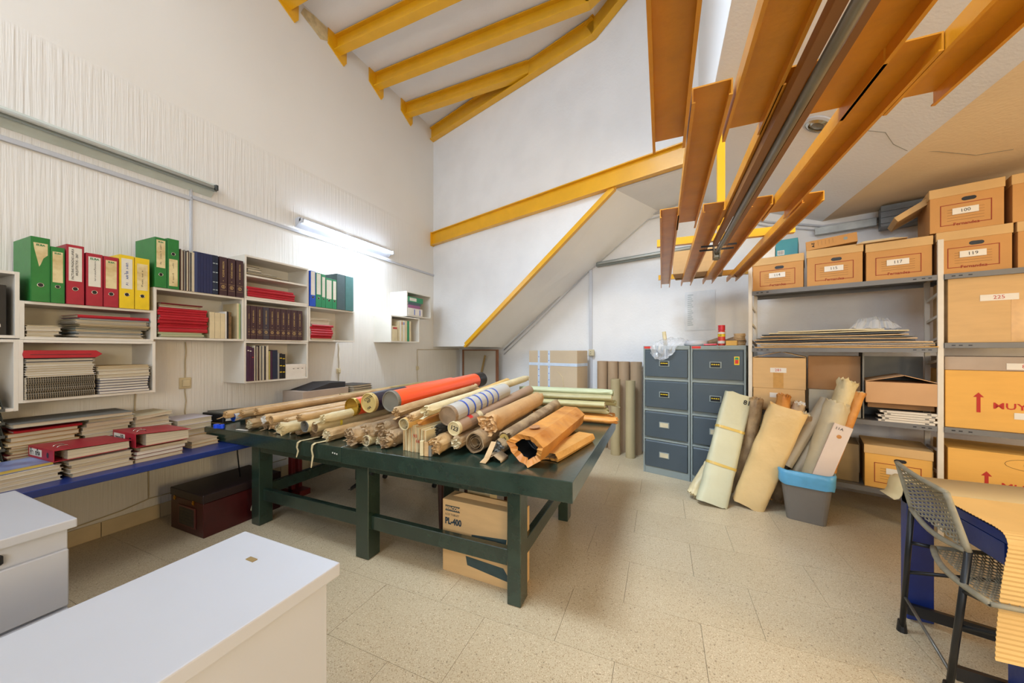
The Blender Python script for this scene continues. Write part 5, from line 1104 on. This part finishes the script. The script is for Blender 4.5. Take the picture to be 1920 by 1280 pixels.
b = MB(); b.strip(rows); b.build('blue_liner', mat('blue_plastic_liner', (96, 170, 214), .3, .15, 14, .3, 25), t, smooth=True)
def inbin(u, v, n, dx, dy, r, m, label, **k):
    s, z = atb(u, v, n); P = BW(s, n, z); base = bc+Vector((dx, dy, .045)); return roll(P, base, r, m, label, **k)
inbin(1533, 752, 3.58, -.055, .02, .034, mat('grey_kraft_roll', (160, 148, 126), .5, .1, 6, .2, 16), 'grey-brown roll leaning left inside the bin, resting on the rim', style='open', seed=100, rough=.03) if 0 else None
# three lying rolls rising to the right out of the bin
def P_(u, v, n): s, z = atb(u, v, n); return BW(s, n, z)
roll(P_(1474, 872, 3.50), P_(1550, 748, 3.64), .040, mat('grey_kraft_roll', (160, 148, 126), .5, .1, 6, .2, 16), 'grey-brown roll rising to the right from the bin rim', 'open', seed=101, rough=.04, inner=M_kraft)
roll(P_(1490, 890, 3.52), P_(1556, 775, 3.65), .036, mat('grey_kraft_roll', (160, 148, 126)), 'second grey-brown roll just under the first one in the bin', 'torn', seed=102, rough=.05)
roll(P_(1590, 716, 3.63), P_(1520, 925, 3.54), .058, M_creamroll, 'tall cream roll with string standing highest in the bin', 'torn', seed=103, rough=.05, inner=M_creamroll)
roll(P_(1571, 756, 3.60), P_(1517, 912, 3.535), .080, mat('printed_wrapping', (196, 180, 146), .55, .12, 8, .3, 16), 'thick printed white and tan roll in the middle of the bin', 'torn', seed=104, rough=.05)
roll(P_(1613, 738, 3.62), P_(1555, 888, 3.53), .030, M_kraft2, 'thin orange kraft roll at the right of the bin', 'torn', seed=105, rough=.08)
pA, pB = P_(1541, 893, 3.425), P_(1580, 803, 3.46); d_ = (pB-pA).normalized(); pA = pA-d_*.01
t = T('box_file', 'long pale box file with a finger hole standing in the bin', 'box', pA); q = d_.to_track_quat('Z', 'Y'); t.rotation_euler = q.to_euler()
Lb = (pB-pA).length+.02
t.rotation_euler = frame_(d_, (.30, 1, 0)).to_euler()
MB().box(-.052, .052, 0, .06, 0, Lb).build('body', mat('pinkish_white_card', (216, 196, 180), .7, .05, 8), t, bevel=.001)
b = MB(); b.face([Vector((.0+math.cos(k*.4488)*.014, -.0012, Lb-.085+math.sin(k*.4488)*.014)) for k in range(14)]); b.build('finger_hole', M_kraft2, t); letters('11A', .028, M_ink, t, (-.015, -.0012, Lb-.03), (R(90), 0, 0))
# ================================================================ tubes, tall carton, frames by the alcove
M_tube = mat('cardboard_tube', (176, 148, 116), .7, .08, 4); M_tube2 = mat('greenish_cardboard_tube', (178, 160, 120), .7, .08, 4)
def stube(s, n, r, h, label, m):
    t = T('cardboard_tube', label, 'cardboard tube', bw(s, n, 0), AB, 'cardboard tubes left of the cabinets'); b = MB(); k = 28
    prof = [(r*.9, .01), (r*.9, h-.0), (r, h), (r, 0), (r*.9, 0)]
    b.strip([[Vector((math.cos(2*math.pi*j/k)*a, math.sin(2*math.pi*j/k)*a, z)) for j in range(k+1)] for a, z in prof]); b.build('tube_wall', m, t, smooth=False)
for k, (s, r) in enumerate(((-2.125, .070), (-1.975, .068), (-1.825, .070), (-1.672, .070))): stube(s, 4.33, r, 1.145, 'tall brown cardboard tube, %s from the left in the rear row' % ordn(k+1), M_tube)
for k, (u, r, h) in enumerate(((1154, .058, .935), (1182, .056, .925))):
    s, _ = atb(u, 800, 4.12); stube(s, 4.12, r, h, 'shorter cardboard tube standing in front, %s one' % ['left', 'right'][k], M_tube2)
s0, _ = atb(992, 700, 4.02); s1, _ = atb(1082, 700, 4.02)
t = T('tall_carton', 'tall carton strapped with blue and white tape near the alcove', 'box', bw(s0, 4.02, 0), AB); W_ = s1-s0
MB().box(0, W_, 0, .28, 0, 1.285).build('body', mat('pale_tan_cardboard', (196, 176, 148), .8, .06, 5), t, bevel=.003)
M_bt = mat('blue_white_tape', (200, 214, 232), .3, .1, 10)
for x_ in (W_*.20, W_*.42): MB().box(x_, x_+.035, -.002, -.0004, 0, 1.2855).build('tape_strip', M_bt, t)
MB().box(-.001, W_+.002, -.0035, .281, 1.075, 1.115).build('tape_strip', M_bt, t)
b = MB()
for k in range(12): b.box(W_*.20+.012, W_*.20+.022, -.0032, -.0021, .2+k*.09, .215+k*.09); b.box(W_*.42+.012, W_*.42+.022, -.0032, -.0021, .24+k*.09, .255+k*.09)
b.build('tape_print', mat('blue_tape_print', (60, 90, 180), .5), t, kind='stuff')
b = MB(); b.tube([(W_*.62, -.004, 1.0), (W_*.72, -.004, .93), (W_*.74, -.004, .8), (W_*.73, -.004, .7)], .004, 6); b.build('string', M_creamroll, t)
M_brf = mat('brown_frame_wood', (130, 84, 56), .5, .15, 8)
t = T('framed_panel', 'brown wood framed panel leaning in the alcove left of the tall carton', 'frame', bw(-4.10-.75, 4.25, 0), AB)
fx = [atb(868, 690, 4.25)[0]+4.85, atb(931, 690, 4.25)[0]+4.85]
for x_ in fx: MB().box(x_-.02, x_+.02, 0, .03, 0, 1.30).build('stile', M_brf, t)
MB().box(fx[0]+.02, fx[1]-.02, .01, .018, .02, 1.28).build('panel', mat('grey_panel', (176, 170, 160), .5, .05, 5), t); MB().box(fx[0]+.02, fx[1]-.02, 0, .03, 1.28, 1.30).build('rail', M_brf, t); MB().box(fx[0]+.02, fx[1]-.02, 0, .03, 0, .02).build('rail', M_brf, t)
b = MB(); b.bar((fx[0]+.28, -.02, .2), (fx[1]-.25, -.02, 1.2), .035, .01, up=(0, 1, 0)); b.build('olive_lath', M_olive, t)
# back wall fittings
b = MB(); b.bar(bw(atb(1108, 500, 4.44)[0], 4.437, 2.36) if 0 else BW(atb(1108, 500, 4.44)[0], 4.437, atb(1108, 497, 4.44)[1]), BW(atb(1108, 500, 4.44)[0], 4.437, .3), .045, .024, up=(0, 1, 0)); tag(b.build('wall_pipe', M_white, bevel=.002), 'vertical white pipe casing on the back wall above the socket', 'pipe')
s, z = atb(1110, 661, 4.43); t = T('wall_socket', 'cream wall socket on the white pipe casing', 'socket', bw(s, 4.42, z), AB); MB().box(-.035, .045, -.03, 0, -.045, .045).build('plate', M_ivory, t, bevel=.006)
b = MB()
for k in (0, 1): b.tube([(0, -.031, -.015+k*.03), (0, -.0335, -.015+k*.03)], .005, 8)
b.build('socket_hole', M_black, t)
sA, zA = atb(1118, 496, 4.40); sB, zB = atb(1300, 452, 4.40)
t = T('tube_lamp', 'unlit tube lamp on the back wall behind the ochre channels', 'lamp', bw(sA, 4.445, zA), AB); b = MB(); b.box(0, sB-sA, -.05, 0, -.03, .03); b.build('housing', M_cabf, t, bevel=.003); b = MB(); b.tube([(.03, -.07, 0), (sB-sA-.03, -.07, 0)], .013, 10); b.build('tube', mat('unlit_tube', (150, 158, 156), .2), t, smooth=True)
sA, zA = atb(1284, 548, 4.44); sB, zB = atb(1341, 618, 4.44)
t = T('notice_sheet', 'faint white notice sheet with a grey text column on the back wall', 'notice', bw(sA, 4.445, zB), AB); MB().box(0, sB-sA, -.003, -.001, 0, zA-zB).build('sheet', mat('bluish_white_sheet', (226, 228, 230), .6), t)
b = MB()
for k in range(16): b.box(.03, .03+.06*(1-.3*(k % 3)/2), -.0042, -.0031, .06+k*(zA-zB-.08)/16, .06+k*(zA-zB-.08)/16+.009)
b.build('printed_text', mat('faint_print', (176, 186, 188), .8), t, kind='stuff')
b = MB(); pts = [(945, 652), (1000, 600), (1100, 500), (1180, 430), (1215, 400), (1240, 393), (1290, 382), (1370, 398), (1440, 412), (1541, 420), (1600, 412), (1656, 404)]
b.tube([BW(atb(u, v, 4.425)[0], 4.425, atb(u, v+4, 4.425)[1]) for u, v in pts], .010, 6); tag(b.build('conduit', M_white, smooth=True), 'white conduit following the sloping ceiling edge on the back wall', 'conduit')
b = MB(); b.tube([BW(atb(u, v, 4.425)[0], 4.425, atb(u, v+12, 4.425)[1]) for u, v in pts], .006, 6); tag(b.build('conduit', M_white, smooth=True), 'thinner white cable just below the conduit on the back wall', 'conduit')
sA, zA = atb(1650, 398, 4.3); sB, zB = atb(1712, 428, 4.3)
t = T('shutter_box', 'grey galvanised shutter box high on the wall left of box 100', 'metal box', bw(sA, 4.25, 2.33), AB); 
for k in range(7): MB().box(0, .6, -.008*(k % 2), .15, k*.025, k*.025+.024).build('slat', mat('galvanised_steel', (112, 116, 118), .4, .25, 9, metal=.6), t)
b = MB(); b.box(-.42, -.01, .12, .16, .05, .12); b.build('galvanised_strip', mat('pale_galvanised', (170, 172, 168), .4, .2, 12, metal=.4), t, bevel=.003)
# ================================================================ the ochre channel rack overhead
ZP = 2.02
t = T('channel_rack', 'overhead rack of staggered ochre steel channels hanging low in the room', 'rack', (0, -.6, ZP))
def chan(x0, x1, y0, y1):
    b = MB(); f = .040; e = .004; y0 += .6; y1 += .6
    b.box(x0, x1, y0, y1, 0, e); b.box(x0, x0+e, y0, y1, -f, 0); b.box(x1-e, x1, y0, y1, -f, 0); b.box(x0+e, x0+e+.005, y0, y1, -f, -f+e); b.box(x1-e-.005, x1-e, y0, y1, -f, -f+e)
    b.build('channel', M_yel2, t)
for x0, x1, y1 in ((-.028, .073, 1.31), (.183, .288, 1.325), (.385, .495, 1.34), (.592, .702, 1.36)): chan(x0, x1, -.6, y1)
for x0, x1, y0, y1 in ((.077, .175, 1.085, 2.20), (.285, .388, 1.10, 2.205), (.487, .590, 1.115, 2.225)): chan(x0, x1, y0, y1)
for x0, x1, y0, y1 in ((-.008, .083, 1.96, 4.20), (.19, .285, 1.97, 4.16), (.392, .480, 1.98, 4.12), (.60, .682, 2.02, 4.08)): chan(x0, x1, y0, y1)
for y_ in (3.27, 4.55): MB().box(-.03, .76, y_, y_+.04, .006, .055).build('cross_bar', M_yel, t)
b = MB(); b.box(.34, .385, 3.26, 3.30, .055, .985); b.build('hanger', M_yel, t)
b = MB(); b.box(.35, .39, .5, .54, .006, .98); b.build('hanger', M_yel, t)
t = T('overhead_rail', 'dark steel rail with a pulley end running under the ochre channels', 'rail', (.337, -.6, ZP-.075))
b = MB(); b.tube([(0, 0, 0), (0, 3.26, 0)], .014, 12); b.build('pipe', mat('dark_steel', (128, 122, 106), .35, .2, 10, metal=.3), t, smooth=True); MB().box(-.042, -.018, 0, 3.1, .0, .03).build('brown_channel', mat('brown_rail', (140, 92, 44), .4), t); MB().box(.018, .036, 0, 3.1, .0, .03).build('brown_channel', mat('brown_rail', (140, 92, 44)), t)
b = MB(); b.tube([(-.012, 3.29, -.02), (.012, 3.29, -.02)], .028, 16); b.box(-.02, -.013, 3.25, 3.31, -.04, .05); b.box(.013, .02, 3.25, 3.31, -.04, .05); b.build('pulley', mat('dark_steel', (84, 78, 66)), t)
b = MB(); b.box(-.10, .10, 3.18, 3.19, .02, .03); b.box(-.10, .10, 3.28, 3.29, .02, .03); b.build('bracket', M_black, t)
t = T('carton', 'brown carton lying on top of the far end of the channel rack', 'box', (.10, 3.72, ZP+.006), R(-6)); MB().box(0, .42, 0, .34, 0, .22).build('body', M_card, t, bevel=.003)
p = BW(-.414, 3.72, 2.02); b = MB(); b.tube([(.64, 3.95, 2.03), (.66, 3.85, 1.972), (.70, 3.74, 2.0), (p.x, p.y, 1.99), (p.x+.02, p.y+.03, 1.97), (.69, 3.98, 2.035)], .005, 6); tag(b.build('cord', M_kraft, smooth=True), 'brown cord tying the channel rack to the shelf post', 'cord')
# vent in the slope, ceiling crack
t = T('ceiling_vent', 'round metal vent in the white sloping ceiling', 'vent', (.926, 2.83, zsl(.926)-.001)); t.rotation_euler = (0, R(90)-math.atan2(1, .474)+R(0), 0); t.rotation_euler = (0, math.atan(.474), 0)
for r0, r1, z0, m in ((.085, .068, 0, M_white), (.066, .05, -.004, M_chrome), (.048, .034, .0, M_chrome), (.032, .001, -.006, mat('dark_steel', (84, 78, 66)))):
    b = MB(); b.strip([[Vector((math.cos(2*math.pi*j/28)*a, math.sin(2*math.pi*j/28)*a, z)) for j in range(29)] for a, z in ((r0, 0), (r0, z0-.010), (r1, z0-.016), (r1, 0))]); b.build('ring', m, t, smooth=False)
b = MB(); pz = [(1610, 243), (1660, 248), (1675, 270), (1700, 282)]
cr = [(.4, 0)]
def onslope(u, v):
    r = ray(u, v); dd = (2.52+.474*1.405-HC)/(r.z+.474*r.x); return Vector((0, 0, HC))+r*dd
pts = [onslope(u, v)-Vector((0, 0, .001)) for u, v in pz]+[atz(u, v, 2.519) for u, v in ((1760, 284), (1830, 291), (1900, 280))]
b.tube(pts, .0016, 4); o = b.build('ceiling_crack', M_greyf); o['kind'] = 'structure'
# ================================================================ right desk, sheets and chair
t = T('blue_desk', 'blue-legged desk under cream sheets at the right photo edge', 'desk', (1.09, 1.76, 0))
MB().box(0, 1.2, 0, .60, .63, .665).build('desk_top', M_blue, t, bevel=.003)
MB().box(0, .022, .02, .58, .555, .629).build('apron', M_blue, t)
for x0, y0 in ((.05, 0), (1.1, 0), (1.1, .50)): MB().box(x0, x0+.09, y0, y0+.09, 0, .6295).build('leg', M_blue, t, bevel=.003)
MB().box(0, .095, .54, .59, 0, .6295).build('leg', M_blue, t, bevel=.003)
for (a, c) in ((atz(1700, 1139, .06), atz(1920, 1206, .06)), (atz(1791, 1259, .06), atz(1950, 1310, .06))):
    b = MB(); a = a-Vector((1.09, 1.76, 0)); c = c-Vector((1.09, 1.76, 0)); b.bar(a, c, .02, .05); b.build('foot_bar', M_black, t)
M_sheet = mat('cream_card_sheet', (222, 200, 150), .6, .05, 4)
b = MB(); rows = []
for x_, dz in ((2.3, .0), (1.8, 0), (1.3, 0), (1.12, .0), (1.088, .002), (1.070, -.010), (1.062, -.035), (1.058, -.065), (1.048, -.085), (1.030, -.092)):
    rows.append([Vector((x_, y, .669+dz)) for y in (2.39, 2.33, 2.27)] if x_ < 1.1 else [Vector((x_, y, .6685)) for y in (2.39, 2.15, 1.95 if x_ > 1.2 else 2.1)])
b.strip(rows); tag(b.build('card_sheet', M_sheet, solid=.003, smooth=True), 'cream card sheet on the desk curling down over its left edge', 'sheet')
b = MB(); rows = []
prof = [(2.115-.0075*k, .672) for k in range(46)]+[(1.7775-.05*math.sin(a), .672-.05*(1-math.cos(a))) for a in [k*.13 for k in range(1, 13)]]
y, z = prof[-1]
for k in range(46):
    y -= .0016*(k/46)+.0002; z -= .0075; prof.append((y, z))
for i, (y, z) in enumerate(prof):
    o = .0016*(1 if i % 2 else -1)
    rows.append([Vector((x_, y-(o if i > 52 else 0), z+(o if i <= 52 else 0)+(.0016 if i <= 52 else 0))) for x_ in (1.085-.0012*max(0, i-40), 1.4, 1.9, 2.28)])
b.strip(rows); tag(b.build('corrugated_sheet', mat('corrugated_tan', (214, 176, 112), .75, .08, 6), solid=.0015), 'ribbed corrugated cardboard sheet hanging over the desk front', 'sheet')
# woven chair
t = T('woven_chair', 'grey woven cord chair on a black metal frame at the right desk', 'chair', (1.0, 2.0, 0)); o3 = Vector((1.0, 2.0, 0))
TL, TR = atx(1682, 867, .955), atx(1774, 923, .955); BL, BR = atx(1709, 954, 1.0), atx(1816, 1034, 1.0)
FL, FR = Vector((1.02, 2.19, 0)), Vector((.99, 1.85, 0))
TL, TR, BL, BR, FL, FR = [v-o3 for v in (TL, TR, BL, BR, FL, FR)]
SL = atz(1750, 1026, .455)-o3; SR = atz(1857, 1132, .455)-o3; SLf = SL+Vector((.40, .06, .0)); SRf = SR+Vector((.40, .0, .0))
M_fr = mat('black_chair_tube', (38, 40, 42), .35, .2, 12, metal=.3); M_cord = mat('grey_green_cord', (150, 144, 124), .6, .2, 30)
def weave(A, Bq, Cq, Dq, nr, nc, sag, name):
    """cord woven across the quad A B (one edge) to D C"""
    b = MB(); nrm = (Bq-A).cross(Dq-A).normalized()
    P = lambda u, v: (A.lerp(Bq, u)).lerp(Dq.lerp(Cq, u), v)+nrm*sag*math.sin(math.pi*u)*math.sin(math.pi*v)
    for i in range(nr):
        v = (i+.5)/nr; pts = [P(u/(nc), v)+nrm*(.0028 if (u+i) % 2 else -.0028) for u in range(nc+1)]
        b.tube(pts, .0027, 4)
    for j in range(nc):
        u = (j+.5)/nc; b.tube([P(u, v/10) for v in range(11)], .0022, 4)
    return b.build(name, M_cord, t, kind='stuff')
weave(TL, TR, BR, BL, 26, 16, .03, 'back_weave')
weave(SL, SR, SRf, SLf, 34, 18, -.02, 'seat_weave')
def bow(a, c, off, r, m, name, n=9):
    b = MB(); b.tube([a.lerp(c, k/n)+Vector(off)*math.sin(math.pi*k/n) for k in range(n+1)], r, 8); return b.build(name, m, t, smooth=True)
bow(TL, TR, (-.01, 0, .0), .009, M_cord, 'back_top_rail'); bow(BL, BR, (-.012, 0, -.02), .010, M_cord, 'back_bottom_rail'); bow(TL, BL, (0, .0, 0), .008, M_cord, 'back_side_rail'); bow(TR, BR, (0, 0, 0), .010, M_cord, 'back_side_rail')
bow(SL, SR, (-.035, 0, 0), .011, M_cord, 'seat_rail'); bow(SL, SLf, (0, .0, 0), .009, M_cord, 'seat_rail'); bow(SR, SRf, (0, 0, 0), .009, M_cord, 'seat_rail'); bow(SLf, SRf, (0, 0, 0), .009, M_cord, 'seat_rail')
for a, c in ((BL, FL), (BR, FR)): b = MB(); b.tube([a, c], .0105, 10); b.build('leg', M_fr, t, smooth=True)
for a, x_ in ((SLf, .03), (SRf, .03)): b = MB(); b.tube([a, Vector((a.x+x_, a.y, 0))], .0105, 10); b.build('leg', M_fr, t, smooth=True)
for f in (FL, FR): b = MB(); b.tube([f, f+Vector((0, 0, .05))], [.018, .014], 10); b.build('rubber_foot', M_black, t)
b = MB(); b.tube([FL.lerp(BL, .30), FR.lerp(BR, .16)], .006, 8); b.build('brace', mat('worn_steel', (120, 118, 112), .35, .2, 12, metal=.6), t, smooth=True)
for a, c in ((BL.lerp(FL, .26), SL), (BR.lerp(FR, .26), SR), (BR.lerp(FR, .5), SRf+Vector((0, 0, -.1))), (BL.lerp(FL, .5), SLf+Vector((0, 0, -.1)))): b = MB(); b.tube([a, c], .008, 8); b.build('frame_bar', M_fr, t, smooth=True)
